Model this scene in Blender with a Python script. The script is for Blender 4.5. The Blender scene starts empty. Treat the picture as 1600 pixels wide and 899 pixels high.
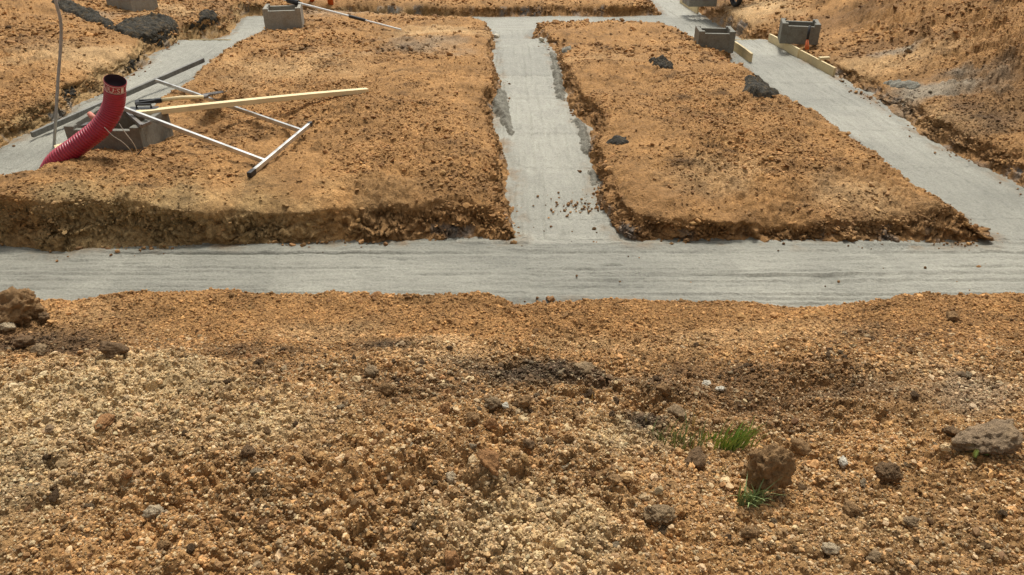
import bpy, bmesh, math, random
import numpy as np
from mathutils import Vector, Matrix, Quaternion

# ------------------------------------------------------------------ camera, light, exposure
S = bpy.context.scene
COL = S.collection
F_PX, CX, CY, CAM_H = 1155.0, 800.0, 449.5, 2.4
PITCH = math.atan(665.5 / F_PX)
cd = bpy.data.cameras.new('camera'); cam = bpy.data.objects.new('camera', cd); COL.objects.link(cam)
cam.location = (0, 0, CAM_H); cam.rotation_euler = (math.pi/2 - PITCH, 0, 0)
cd.sensor_width = 36; cd.lens = 36 * F_PX / 1600; cd.clip_end = 2000; cd.clip_start = 0.05
S.camera = cam
S.render.resolution_x, S.render.resolution_y = 1024, 575

SUN_EL, SUN_AZ = math.radians(58), math.radians(10)      # azimuth from +Y (away from the camera) towards +X
w = bpy.data.worlds.new("World"); S.world = w; w.use_nodes = True
wn = w.node_tree; wn.nodes.clear()
sky = wn.nodes.new('ShaderNodeTexSky'); sky.sky_type = 'NISHITA'; sky.sun_disc = False
sky.sun_elevation = SUN_EL; sky.sun_rotation = SUN_AZ; sky.air_density = 1.5; sky.dust_density = 6
hs = wn.nodes.new('ShaderNodeHueSaturation'); hs.inputs['Saturation'].default_value = 0.10   # thin cloud: nearly grey sky
bg = wn.nodes.new('ShaderNodeBackground'); bg.inputs['Strength'].default_value = 0.092
wo = wn.nodes.new('ShaderNodeOutputWorld')
wn.links.new(sky.outputs[0], hs.inputs['Color']); wn.links.new(hs.outputs[0], bg.inputs[0]); wn.links.new(bg.outputs[0], wo.inputs[0])
sl = bpy.data.lights.new('sun', 'SUN'); sl.energy = 2.3; sl.angle = math.radians(12); sl.color = (1, .95, .86)
so = bpy.data.objects.new('sun', sl); COL.objects.link(so)
sdir = Vector((math.sin(SUN_AZ)*math.cos(SUN_EL), math.cos(SUN_AZ)*math.cos(SUN_EL), math.sin(SUN_EL)))
so.rotation_euler = sdir.to_track_quat('Z', 'Y').to_euler()
S.view_settings.view_transform = 'Standard'; S.view_settings.look = 'None'
S.view_settings.exposure = 0.44; S.view_settings.gamma = 1

rng = np.random.default_rng(7); random.seed(7)

# ------------------------------------------------------------------ geometry of the view: pixel row/column -> place in the world
def ray(px, py):
    a = PITCH + math.atan((py - CY)/F_PX)
    return a
def P(px, py, z=0.0):
    """point at height z seen at (px,py) of the 1600 px photograph"""
    d = (CAM_H - z)/math.tan(ray(px, py))
    zc = d*math.cos(PITCH) + (CAM_H - z)*math.sin(PITCH)
    return np.array(((px-CX)/F_PX*zc, d, z))
def PD(px, py, d):
    """point at ground distance d seen at (px,py)"""
    z = CAM_H - d*math.tan(ray(px, py))
    zc = d*math.cos(PITCH) + (CAM_H - z)*math.sin(PITCH)
    return np.array(((px-CX)/F_PX*zc, d, z))

# ------------------------------------------------------------------ numpy noise
_T = np.random.default_rng(11).random((32, 32, 32)).astype(np.float32)
def vn(x, y, z=None):
    if z is None: z = np.zeros_like(x)
    xi, yi, zi = np.floor(x), np.floor(y), np.floor(z)
    fx, fy, fz = x-xi, y-yi, z-zi
    fx, fy, fz = fx*fx*(3-2*fx), fy*fy*(3-2*fy), fz*fz*(3-2*fz)
    a, b, c = xi.astype(np.int64) & 31, yi.astype(np.int64) & 31, zi.astype(np.int64) & 31
    a1, b1, c1 = (a+1) & 31, (b+1) & 31, (c+1) & 31
    l = lambda p, q, t: p+(q-p)*t
    v0 = l(l(_T[a, b, c], _T[a1, b, c], fx), l(_T[a, b1, c], _T[a1, b1, c], fx), fy)
    v1 = l(l(_T[a, b, c1], _T[a1, b, c1], fx), l(_T[a, b1, c1], _T[a1, b1, c1], fx), fy)
    return l(v0, v1, fz)*2-1
def fbm(x, y, z=None, o=4, f=1.0, g=.5):
    if z is None: z = np.zeros_like(x)
    s = 0; a = 1; t = 0
    for i in range(o):
        r = f*2.03**i
        s = s + a*vn(x*r+13.7*i+.31*y*r, y*r+7.1*i-.31*x*r, z*r+3.3*i); t += a; a *= g
    return s/t
def worley(x, y, cell, seed=0):
    """rounded lumps with crevices between: 1 at lump centre, 0 between; and a random value per lump"""
    gx, gy = x/cell, y/cell
    ix, iy = np.floor(gx).astype(np.int64), np.floor(gy).astype(np.int64)
    R = np.random.default_rng(100+seed); T = R.random((128, 128, 4))
    best = np.full(x.shape, 9.0); val = np.zeros(x.shape)
    for dx in (-1, 0, 1):
        for dy in (-1, 0, 1):
            t = T[(ix+dx) & 127, (iy+dy) & 127]
            sz = .35+.65*t[..., 2]
            dd = np.hypot(ix+dx+t[..., 0]-gx, iy+dy+t[..., 1]-gy)/sz
            m = dd < best
            best = np.where(m, dd, best); val = np.where(m, t[..., 3], val)
    return np.sqrt(np.clip(1-best*best, 0, 1)), val
def sstep(a, b, x):
    t = np.clip((x-a)/(b-a), 0, 1); return t*t*(3-2*t)

# ------------------------------------------------------------------ trench plan
STEP_Y = 11.85                      # beyond this the footing lies one step lower
LOW = -0.15
def PL(lst): return [P(*p)[:2] for p in lst]
NEAR = PL([(-60, 466, .12), (65, 470, .12), (100, 463, .13), (160, 466, .12), (200, 469, .12), (230, 453, .15), (320, 446, .17), (400, 458, .14),
           (520, 457, .12), (605, 456, .12), (622, 449, .14), (650, 456, .12), (850, 452, .1), (950, 453, .1), (1050, 457, .1), (1100, 464, .1), (1180, 467, .1),
           (1300, 466, .11), (1400, 463, .11), (1470, 469, .1), (1540, 460, .12), (1570, 453, .14), (1600, 458, .13)])
outer = [np.array((-5.25, 3.9))] + NEAR + [np.array((4.5, 3.95))]
outer += PL([(1600, 297, 0), (1540, 266, 0), (1480, 238, 0), (1440, 214, 0), (1400, 184, 0), (1370, 160, 0), (1310, 125, 0), (1200, 66, 0),
             (1162, 65, LOW), (1129, 45, LOW), (1091, 20, LOW), (1065, 3, LOW)]) + [np.array((3.9, 24.0)), np.array((3.1, 24.0))]
outer += PL([(1008, -6, LOW), (1026, 10, LOW), (1037, 25, LOW), (960, 27, LOW), (880, 26, LOW), (760, 27, LOW)]) + [np.array((-2.5, 14.75)), np.array((-5.1, 14.8))]
outer += PL([(363, 53, LOW), (312, 53, 0), (290, 60, 0), (262, 75, 0), (242, 83, 0), (235, 97, 0), (205, 116, 0), (160, 147, 0), (120, 166, 0), (104, 183, 0),
             (55, 206, 0), (0, 233, 0)])
outer = np.array(outer)
islL = np.array(PL([(-230, 385, 0), (-60, 383, 0), (0, 383, 0), (42, 386, 0), (60, 394, 0), (100, 396, 0), (128, 387, 0), (240, 386, 0), (400, 382, 0), (600, 379, 0), (700, 377, 0), (808, 379, 0),
          (812, 312, .25), (805, 292, .25), (796, 264, .26), (804, 240, .26), (796, 205, .26), (785, 182, .26), (768, 160, .25), (774, 140, .25), (783, 115, .24), (780, 90, .2),
          (777, 60, .14), (769, 30, .06), (640, 17, .06), (540, 12, .06), (430, 10, .06), (402, 36, .1), (372, 57, .12), (322, 94, .14), (292, 116, .15), (225, 162, .15), (150, 212, .15),
          (72, 270, .15), (0, 303, .15), (-160, 372, .15)]))
islR = np.array(PL([(968, 375, 0), (985, 379, 0), (1100, 379, 0), (1250, 382, 0), (1400, 382, 0), (1500, 382, 0), (1540, 382, 0), (1553, 373, 0), (1555, 362, .05), (1540, 337, .14), (1496, 303, .17),
          (1418, 258, .18), (1362, 217, .18), (1334, 190, .18), (1256, 152, .17), (1220, 130, .16), (1172, 98, .15), (1150, 77, .12), (1118, 62, .08), (1085, 47, .06), (1050, 33, .05),
          (950, 30, .03), (832, 31, .03), (828, 62, LOW), (850, 66, 0), (862, 90, 0), (872, 115, 0), (876, 140, 0), (884, 165, 0), (893, 185, 0), (915, 202, 0),
          (916, 240, 0), (923, 260, 0), (930, 285, 0), (932, 310, 0), (948, 345, 0)]))
def fillet(poly, r=.11):
    out = []; n = len(poly)
    for i in range(n):
        a, b, c = poly[i-1], poly[i], poly[(i+1) % n]; u = a-b; v = c-b; lu, lv = np.linalg.norm(u), np.linalg.norm(v); u = u/lu; v = v/lv
        if np.dot(u, v) > -.75:
            k = min(r, lu*.4, lv*.4)
            for t in (0, .33, .67, 1): out.append((1-t)**2*(b+u*k)+2*t*(1-t)*b+t*t*(b+v*k))
        else: out.append(b)
    return np.array(out)
outer, islL, islR = fillet(outer), fillet(islL), fillet(islR)
def soft_dir(x, y, polys, dmin):
    sx = np.zeros(x.shape); sy = np.zeros(x.shape); sw = np.full(x.shape, 1e-12)
    for poly in polys:
        n = len(poly)
        for i in range(n):
            ax, ay = poly[i]; bx, by = poly[(i+1) % n]; ex, ey = bx-ax, by-ay
            t = np.clip(((x-ax)*ex+(y-ay)*ey)/(ex*ex+ey*ey), 0, 1)
            vx, vy = x-ax-t*ex, y-ay-t*ey; d = np.sqrt(vx*vx+vy*vy)+1e-7
            wgt = np.exp(-np.minimum((d-dmin)/.035, 30)); sx += wgt*vx/d; sy += wgt*vy/d; sw += wgt
    return sx/sw, sy/sw
def poly_dist(x, y, poly):
    """distance to the outline, nearest point and inside flag"""
    best = np.full(x.shape, 1e9); nx = np.zeros(x.shape); ny = np.zeros(x.shape); ins = np.zeros(x.shape, bool)
    n = len(poly)
    for i in range(n):
        ax, ay = poly[i]; bx, by = poly[(i+1) % n]
        ex, ey = bx-ax, by-ay
        t = np.clip(((x-ax)*ex+(y-ay)*ey)/(ex*ex+ey*ey), 0, 1)
        qx, qy = ax+t*ex, ay+t*ey
        d = (x-qx)**2+(y-qy)**2
        m = d < best
        best = np.where(m, d, best); nx = np.where(m, qx, nx); ny = np.where(m, qy, ny)
        if by != ay:
            c = ((ay > y) != (by > y)) & (x < ex*(y-ay)/ey+ax)
            ins ^= c
    return np.sqrt(best), nx, ny, ins
def footing_sdf(x, y, soft=True):
    """positive on soil, negative on the footing; plus unit direction of growing distance"""
    r = [poly_dist(x, y, p) for p in (outer, islL, islR)]
    ds = np.stack([q[0] for q in r]); k = np.argmin(ds, 0)
    pick = lambda j: np.choose(k, [q[j] for q in r])
    d, nx, ny = pick(0), pick(1), pick(2)
    foot = r[0][3] & ~r[1][3] & ~r[2][3]
    s = np.where(foot, -d, d)
    gx, gy = (x-nx)/np.maximum(d, 1e-6), (y-ny)/np.maximum(d, 1e-6)
    m = (d < .8) & (d > .01)
    if soft and m.any():
        a_, b_ = soft_dir(x[m], y[m], (outer, islL, islR), d[m]); gx[m] = a_; gy[m] = b_
    sg = np.where(foot, -1, 1)
    return s, gx*sg, gy*sg

# ------------------------------------------------------------------ lie of the land (x, y, height)
CT = np.array([(-3, -2, .8), (3, -2, .8), (0, .5, .82), (-2.5, .5, .85), (2.5, .5, .8), (-1.2, 1.5, .76), (0, 1.5, .72), (1.2, 1.5, .73), (-1.5, 2.1, .62), (0, 2.1, .58), (.9, 2.15, .5), (1.6, 2.2, .56),
 (-2.2, 2.7, .40), (-.3, 2.75, .40), (1, 2.6, .37), (2.2, 2.9, .40), (-2.8, 3.5, .2), (-1.6, 3.5, .2), (0, 3.5, .17), (1.4, 3.5, .18), (2.8, 3.5, .2), (-3.3, 4, .13), (-1.7, 3.95, .13), (0, 4, .1), (1.6, 3.95, .1), (3.3, 4, .12),
 (-3.6, 5.1, .33), (-2, 5.1, .27), (-.3, 5.1, .23), (-3.5, 6.3, .2), (-2, 7, .27), (-.3, 7, .26), (-3.6, 8.5, .16), (-2, 9.5, .24), (-.5, 9.5, .24), (-3.8, 12, .1), (-.5, 12, .14), (-2, 13.3, .06),
 (.9, 5.1, .19), (2, 5.1, .19), (3, 5.1, .17), (1, 7.5, .22), (2.8, 7.5, .2), (1.1, 10, .18), (2.7, 10, .15), (1, 13, .04), (3, 12, .07),
 (-6, 4, .4), (-5.6, 6.5, .3), (-5.5, 8, .27), (-5.6, 10, .28), (-5.6, 12, .22), (-8, 8, .4), (-8.5, 12, .5), (-8, 14.5, .45), (-12, 10, .8), (-5.5, 15, .12),
 (-3, 16, .05), (0, 16, .05), (2, 16, .05), (-3, 20, .1), (2, 20, .1), (0, 28, .2),
 (4.8, 4.5, .25), (4.85, 6.3, .24), (4.7, 8.3, .2), (4.5, 10.8, .14), (5.9, 7.8, .72), (7, 9, 1.15), (5.2, 9.0, .33), (6.1, 11, .75), (4.9, 11.6, .22), (5.7, 13, .6), (7.5, 12, 1.25), (9, 10, 1.6),
 (4.6, 16, .15), (6.4, 17, .6), (10, 16, 1.5), (5.6, 6.6, .42), (6.8, 5.5, .8), (8, 4, 1.0), (14, 14, 1.6), (-14, 20, .6), (12, 24, 1.0), (-4, -8, .8), (4, -8, .8)], float)
def _tps(r2): return .5*r2*np.log(r2+1e-9)
_K = _tps(((CT[:, None, :2]-CT[None, :, :2])**2).sum(-1)) + np.eye(len(CT))*.02
_Q = np.c_[np.ones(len(CT)), CT[:, :2]]
_W = np.linalg.solve(np.block([[_K, _Q], [_Q.T, np.zeros((3, 3))]]), np.r_[CT[:, 2], 0, 0, 0])
def base_h(x, y):
    xc, yc = np.clip(x, -14, 14), np.clip(y, -8, 28)
    z = _W[-3]+_W[-2]*xc+_W[-1]*yc
    for i in range(len(CT)):
        z = z+_W[i]*_tps((xc-CT[i, 0])**2+(yc-CT[i, 1])**2)
    return z

# ------------------------------------------------------------------ soil colours: patches of different earth (px, py, radius m, stretch, colour)
OCHRE = np.array((.345, .185, .068)); PALE = np.array((.55, .39, .20)); GOLD = np.array((.37, .212, .086)); DARK = np.array((.085, .056, .032)); RUST = np.array((.33, .175, .060))
SAND = np.array((.49, .32, .155)); BROWN = np.array((.215, .116, .046)); OLIVE = np.array((.30, .205, .092)); GREYB = np.array((.27, .22, .155)); CEM = np.array((.20, .20, .185))
PATCH = [(200, 640, .5, 2.2, PALE, .85), (60, 760, .4, 1.5, PALE, .7), (440, 690, .35, 1.5, PALE, .8), (700, 560, .3, 1.8, SAND, .6), (960, 720, .22, 1.6, PALE, .9), (820, 870, .25, 2, PALE, .7),
 (1350, 870, .2, 2, PALE, .4), (1080, 880, .2, 1.5, RUST, .4), (1350, 760, .4, 1.4, RUST, .35), (300, 860, .3, 2, OCHRE, .6),
 (600, 545, .15, 2, DARK, .75), (470, 600, .26, 2, BROWN, .8), (850, 600, .24, 3, DARK, .85), (1060, 605, .26, 2.6, DARK, .85), (1000, 690, .17, 1.3, DARK, .95), (1230, 650, .32, 2.4, BROWN, .9), (1150, 610, .3, 2.6, BROWN, .8), (640, 640, .2, 3, BROWN, .7), (380, 555, .13, 4, DARK, .6), (1090, 690, .12, 3, DARK, .6), (60, 800, .2, 2, BROWN, .3), (640, 800, .2, 3, BROWN, .3),
 (60, 540, .22, 3, DARK, .75), (20, 520, .25, 1.2, BROWN, .6), (1290, 640, .12, 2, DARK, .6), (1470, 540, .35, 2, BROWN, .4), (380, 560, .16, 3, BROWN, .7), (700, 625, .2, 2, BROWN, .4), (1500, 620, .3, 1.6, GREYB, .5), (1400, 520, .2, 2, BROWN, .5),
 (1180, 525, .3, 3, SAND, .45), (930, 540, .2, 3, SAND, .5), (500, 520, .22, 3, SAND, .5), (760, 480, .14, 3, BROWN, .4), (1440, 590, .22, 2, SAND, .4), (250, 520, .2, 2, SAND, .4), (1500, 500, .3, 2, BROWN, .5), (350, 500, .35, 2, OCHRE, .6), (120, 490, .3, 2, SAND, .4),
 (330, 360, .8, 3, OLIVE, .7), (90, 365, .5, 2, OLIVE, .8), (650, 340, .5, 2, BROWN, .5), (1300, 355, 1.2, 3, BROWN, .5), (1040, 350, .6, 2, BROWN, .5),
 (520, 250, .9, 2, OCHRE, .4), (440, 110, 1.0, 2, SAND, .5), (660, 70, .9, 1.5, GREYB, .55), (700, 45, .8, 1.8, SAND, .7), (700, 245, .4, 1, BROWN, .4), (370, 195, .5, 3, BROWN, .35), (560, 60, .6, 1, RUST, .3),
 (1000, 150, 1.1, 1, RUST, .25), (1100, 180, .35, 1.4, BROWN, .7), (1000, 50, .8, 2, RUST, .25), (1130, 270, .5, 1.6, SAND, .45), (1350, 310, .5, 1.8, SAND, .5), (940, 90, .5, 2, SAND, .4),
 (1380, 110, .8, 1.8, SAND, .8), (1480, 180, .8, 2, SAND, .8), (1180, 20, 1.2, 1.5, SAND, .8), (1500, 60, 2.2, 1.0, OCHRE, .6), (1560, 110, 1.2, 1.2, BROWN, .8), (1400, 70, .6, 2, BROWN, .8), (1470, 25, .6, 2, GREYB, .9), (1530, 10, .6, 2, DARK, .5), (1310, 15, .8, 1.5, BROWN, .8), (1590, 45, .5, 1.5, DARK, .4), (1420, 55, .2, 3, GREYB, .8),
 (1090, 10, .4, 2, BROWN, .4), (1240, 90, .35, 2, BROWN, .6), (130, 90, 1.0, 1.8, SAND, .7), (40, 130, .7, 1.3, OCHRE, .5), (30, 70, .7, 1.5, BROWN, .6), (250, 15, .8, 1.5, SAND, .6), (45, 20, .9, 1.5, OCHRE, .4), (150, 25, .4, 2, GREYB, .5), (350, 10, .7, 1.2, BROWN, .6),
 (560, 14, .8, 3, GREYB, .5), (800, 12, 1.0, 4, OCHRE, .6), (90, 385, .14, 2, RUST, .6)]
def soil_color(x, y, z):
    c = np.broadcast_to(OCHRE, x.shape+(3,)).copy()
    wob = fbm(x, y, o=3, f=3.5)
    hp = (sstep(3.1, 2.6, y+.25*wob)*.8)[..., None]; c = c*(1-hp)+GOLD*hp
    for (px, py, r, st, co, wt) in PATCH:
        q = P(px, py, float(base_h(np.array(P(px, py, .3)[0]), np.array(P(px, py, .3)[1]))))
        dd = np.sqrt(((x-q[0])/(r*st*.7))**2+((y-q[1])/(r*.9))**2)
        m = np.clip(1.25-dd+wob*.7, 0, 1)*wt
        m = m*m*(3-2*m)
        c = c*(1-m[..., None])+co*m[..., None]
    n = fbm(x, y, z, o=4, f=7.0, g=.7)
    n2 = fbm(x+9, y-4, z, o=3, f=2.1)
    n3 = np.clip(fbm(x*.8-5, y*1.2+2, o=4, f=5, g=.7)-.12, 0, 1)*(y > 4.6); c = c*np.clip(1+.46*n+.26*n2-1.1*n3, .25, 2)[..., None]
    rr = np.clip(fbm(x-3, y+8, o=3, f=4)-.18, 0, 1)[..., None]*.6
    c = c*(1-rr)+RUST*rr
    return np.clip(c, .01, .8)

HUMPS = []
for (px_, py_, r_, st_, h_) in [(700, 545, .16, 2, .05), (320, 470, .16, 2, .05), (622, 462, .08, 1.6, .035), (1570, 470, .13, 1.6, .05), (1430, 500, .2, 1.5, .04), (1000, 690, .10, 1.3, -.07), (1180, 690, .12, 1.6, -.04),
        (1250, 650, .12, 2, -.03), (850, 600, .12, 3, -.035), (560, 570, .10, 2, -.03), (420, 600, .12, 2, -.03), (120, 560, .12, 2, -.03), (250, 640, .22, 2, .05), (960, 730, .14, 1.6, .04), (760, 700, .2, 1.6, .02), (600, 620, .12, 1.2, .04),
        (1330, 700, .14, 1.6, .04), (1100, 760, .1, 1.8, -.03), (700, 840, .14, 2, .03), (180, 820, .12, 2, -.02), (1420, 800, .14, 2, .02), (500, 800, .1, 2, -.02),
        (185, 330, .25, 3, .05), (1480, 330, .2, 1.3, .05), (1240, 330, .3, 2, -.03), (700, 280, .35, 1.3, .03), (1100, 180, .4, 1.2, -.04), (360, 190, .3, 2, -.03), (560, 180, .3, 2, .03), (700, 60, .5, 1.2, .06)]:
    q_ = P(px_, py_, .3 if py_ > 500 else .2); HUMPS.append((q_[0], q_[1], r_, st_, h_))
def terrain(x, y, fine=True):
    """the lie of the ground: trench walls stand steep, everything carries lumps and crumbs. -> X, Y, Z, dig (0 flat .. 1 trench wall), s"""
    sh = x.shape
    s, gx, gy = footing_sdf(x, y)
    top = base_h(x, y)
    edge = fbm(x, y, o=3, f=2.6)*np.where(x > 2, .02, .038)+fbm(x, y, o=3, f=9)*.022
    near = (y < 4.5).astype(float)*(s > -1)
    s2 = s+edge*np.where(near > 0, .3, 1)
    # squeeze the grid into the wall
    wall = np.clip(.13+.14*fbm(x, y, o=2, f=1.3)+.04*(x > 0), .05, .32)
    sr = np.interp(s2, [-.5, -.20, .24, .60], [0, 1, 2, 3])
    t = np.clip(sr-1, 0, 1)
    s_new = np.where(sr < 1, -.5+sr*.5, np.where(sr < 2, t*wall, wall+(sr-2)*(.60-wall)))
    s_new = np.where((s2 <= -.5) | (s2 >= .60), s2, s_new)
    X = x+(s_new-s2)*gx; Y = y+(s_new-s2)*gy
    lowz = np.where(Y > STEP_Y, LOW, 0.0)-.05
    prof = np.clip(t**.8, 0, 1)
    prof = np.where(near > 0, sstep(0, 1, t), prof)
    # rounded, worn shoulder
    lip = np.exp(-np.maximum(s_new-wall, 0)/.10)*.05
    Z = lowz+(top-lip*np.where(near > 0, .1, 1)-lowz)*prof
    Z = np.where(sr <= 1, lowz, Z)
    Z = Z - .045*((t > .985) & (t < 1))*0
    on = np.clip(t*1.2, 0, 1)
    wallness = np.clip(1.5*(1-np.abs(t-.5)/.5), 0, 1)*(sr > 1)*(sr < 2)*np.where(near > 0, .25, 1)
    farf = np.clip((Y-4)/6, 0, 1)
    if fine:
        for (bx, by, br, bs, bh) in HUMPS:
            Z = Z+bh*on*np.exp(-(((X-bx)/(br*bs))**2+((Y-by)/br)**2))
    # lumps
    lowf = fbm(X, Y, o=3, f=1.2)*.05+fbm(X, Y, o=3, f=4.2)*.036
    ridg = (1-np.abs(fbm(X, Y, o=4, f=6, g=.6))*2.2)
    Z = Z+on*np.where(near > 0, .75, 1)*(lowf+.016*ridg)
    if fine:
        heap = sstep(3.15, 2.6, Y)                       # loose dug-out earth in front
        heapE = sstep(4.6, 5.4, X-.0*Y)*sstep(6, 7.5, Y)
        heapW = sstep(-7, -8, X)*sstep(6, 8, Y)
        rough = (1-.35*sstep(2.7, 3.1, Y)*(near > 0))*np.clip(.35+fbm(X, Y, o=2, f=1.7)*1.1+heap*.5+heapE*.8+heapW*.6, .12, 1.6)
        w1, v1 = worley(X+.03*fbm(X, Y, o=2, f=20), Y, .16, 1)
        w2, v2 = worley(X+.012*fbm(X, Y, o=2, f=40), Y+.01*fbm(Y, X, o=2, f=40), .07, 2)
        w3, v3 = worley(X+.006*fbm(X, Y, o=2, f=60), Y, .030, 3); w4, _ = worley(X, Y, .0145, 4)
        Z = Z+on*(w1**2*(v1 > .45)*(.026+.04*heapE)*rough+w2**1.6*(v2 > .3)*.018*rough*.8+w3*.0085*(.6+.6*rough)+w4*.0045*heap)
        Z = Z+on*fbm(X, Y, o=3, f=24, g=.65)*.017*(.6+rough*.5)
        # flaky, torn bits lying in the low light
        fl = np.abs(fbm(X*1.0+.2*Y, Y*1.5, o=3, f=13, g=.6))
        Z = Z-on*.024*np.clip(.20-fl, 0, 1)/.20*rough
        # broken face of the trench walls: pushed in and out
        q = fbm(X, Y, Z*1.4, o=3, f=4.5, g=.6)*.085+fbm(X, Y, Z*1.8, o=3, f=17, g=.65)*.045
        wl, wv = worley(X*gy*-1+Y*gx, Z*1.3, .07, 9); wm, _ = worley(X*gy*-1+Y*gx, Z*1.3, .033, 10)
        q = q-.035*wl*(wv > .4)-.014*wm
        X = X-gx*q*wallness; Y = Y-gy*q*wallness
        Z = Z+wallness*fbm(X*2, Y*2, Z*2, o=3, f=10)*.035
    return X, Y, Z, wallness, s2

def ground_at(px, py, lift=0.0):
    """where the view ray through (px,py) meets the soil"""
    z = .2
    a, b = 1.0, 30.0
    ds = np.linspace(1.0, 26, 1200)
    pts = np.array([PD(px, py, d) for d in ds])
    _, _, Z, _, _ = terrain(pts[:, 0], pts[:, 1])
    below = np.where(pts[:, 2] < Z)[0]
    i = below[0] if len(below) else len(ds)-1
    p = pts[i].copy(); p[2] = Z[i]+lift
    return Vector(p)
def ground_z(x, y):
    return float(terrain(np.array([x]), np.array([y]))[2][0])

# ------------------------------------------------------------------ materials
def new_mat(name):
    m = bpy.data.materials.new(name); m.use_nodes = True
    nt = m.node_tree; b = nt.nodes['Principled BSDF']
    return m, nt, b
def N(nt, t, **k):
    n = nt.nodes.new(t)
    for a, v in k.items():
        if hasattr(n, a): setattr(n, a, v)
    return n
def simple_mat(name, col, rough=.6, metal=0.0, scale=30, var=.25, bump=.2, stretch=(1, 1, 1), spec=.4, dirt=None, dist=.004):
    m, nt, b = new_mat(name); L = nt.links.new
    tc = N(nt, 'ShaderNodeTexCoord'); mp = N(nt, 'ShaderNodeMapping'); mp.inputs['Scale'].default_value = stretch
    L(tc.outputs['Object'], mp.inputs[0])
    no = N(nt, 'ShaderNodeTexNoise'); no.inputs['Scale'].default_value = scale; no.inputs['Detail'].default_value = 8; no.inputs['Roughness'].default_value = .65
    L(mp.outputs[0], no.inputs[0])
    mr = N(nt, 'ShaderNodeMapRange'); mr.inputs[1].default_value = .3; mr.inputs[2].default_value = .7; mr.inputs[3].default_value = 1-var; mr.inputs[4].default_value = 1+var
    L(no.outputs[0], mr.inputs[0])
    mx = N(nt, 'ShaderNodeVectorMath', operation='SCALE'); mx.inputs[0].default_value = col; L(mr.outputs[0], mx.inputs['Scale'])
    out = mx.outputs[0]
    if dirt:
        n2 = N(nt, 'ShaderNodeTexNoise'); n2.inputs['Scale'].default_value = scale*.22; n2.inputs['Detail'].default_value = 6; L(tc.outputs['Object'], n2.inputs[0])
        m2 = N(nt, 'ShaderNodeMapRange'); m2.inputs[1].default_value = .5; m2.inputs[2].default_value = .66; m2.inputs[3].default_value = 0; m2.inputs[4].default_value = dirt[1]; L(n2.outputs[0], m2.inputs[0])
        mm = N(nt, 'ShaderNodeMix', data_type='RGBA'); L(m2.outputs[0], mm.inputs[0]); L(out, mm.inputs[6]); mm.inputs[7].default_value = (*dirt[0], 1)
        out = mm.outputs[2]
    L(out, b.inputs['Base Color'])
    b.inputs['Roughness'].default_value = rough; b.inputs['Metallic'].default_value = metal; b.inputs['Specular IOR Level'].default_value = spec
    bp = N(nt, 'ShaderNodeBump'); bp.inputs['Strength'].default_value = bump; bp.inputs['Distance'].default_value = dist
    L(no.outputs[0], bp.inputs['Height']); L(bp.outputs[0], b.inputs['Normal'])
    return m
def soil_mat():
    m, nt, b = new_mat('loamy_soil'); L = nt.links.new
    at = N(nt, 'ShaderNodeAttribute', attribute_name='earth')
    ge = N(nt, 'ShaderNodeNewGeometry')
    n1 = N(nt, 'ShaderNodeTexNoise'); n1.inputs['Scale'].default_value = 38; n1.inputs['Detail'].default_value = 9; n1.inputs['Roughness'].default_value = .72; L(ge.outputs['Position'], n1.inputs[0])
    n2 = N(nt, 'ShaderNodeTexNoise'); n2.inputs['Scale'].default_value = 160; n2.inputs['Detail'].default_value = 5; n2.inputs['Roughness'].default_value = .7; L(ge.outputs['Position'], n2.inputs[0])
    v = N(nt, 'ShaderNodeTexVoronoi'); v.inputs['Scale'].default_value = 85; L(ge.outputs['Position'], v.inputs[0])
    a = N(nt, 'ShaderNodeMapRange'); a.inputs[1].default_value = .3; a.inputs[2].default_value = .7; a.inputs[3].default_value = .50; a.inputs[4].default_value = 1.5; L(n1.outputs[0], a.inputs[0])
    c = N(nt, 'ShaderNodeMapRange'); c.inputs[1].default_value = .3; c.inputs[2].default_value = .7; c.inputs[3].default_value = .72; c.inputs[4].default_value = 1.3; L(n2.outputs[0], c.inputs[0])
    mu = N(nt, 'ShaderNodeMath', operation='MULTIPLY'); L(a.outputs[0], mu.inputs[0]); L(c.outputs[0], mu.inputs[1])
    sc = N(nt, 'ShaderNodeVectorMath', operation='SCALE'); L(at.outputs['Color'], sc.inputs[0]); L(mu.outputs[0], sc.inputs['Scale'])
    L(sc.outputs[0], b.inputs['Base Color']); b.inputs['Roughness'].default_value = .9; b.inputs['Specular IOR Level'].default_value = .2
    b1 = N(nt, 'ShaderNodeBump'); b1.inputs['Strength'].default_value = .9; b1.inputs['Distance'].default_value = .02; L(n1.outputs[0], b1.inputs['Height'])
    b2 = N(nt, 'ShaderNodeBump'); b2.inputs['Strength'].default_value = .7; b2.inputs['Distance'].default_value = .006; b2.invert = True; L(v.outputs['Distance'], b2.inputs['Height']); L(b1.outputs[0], b2.inputs['Normal'])
    L(b2.outputs[0], b.inputs['Normal'])
    return m
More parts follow.
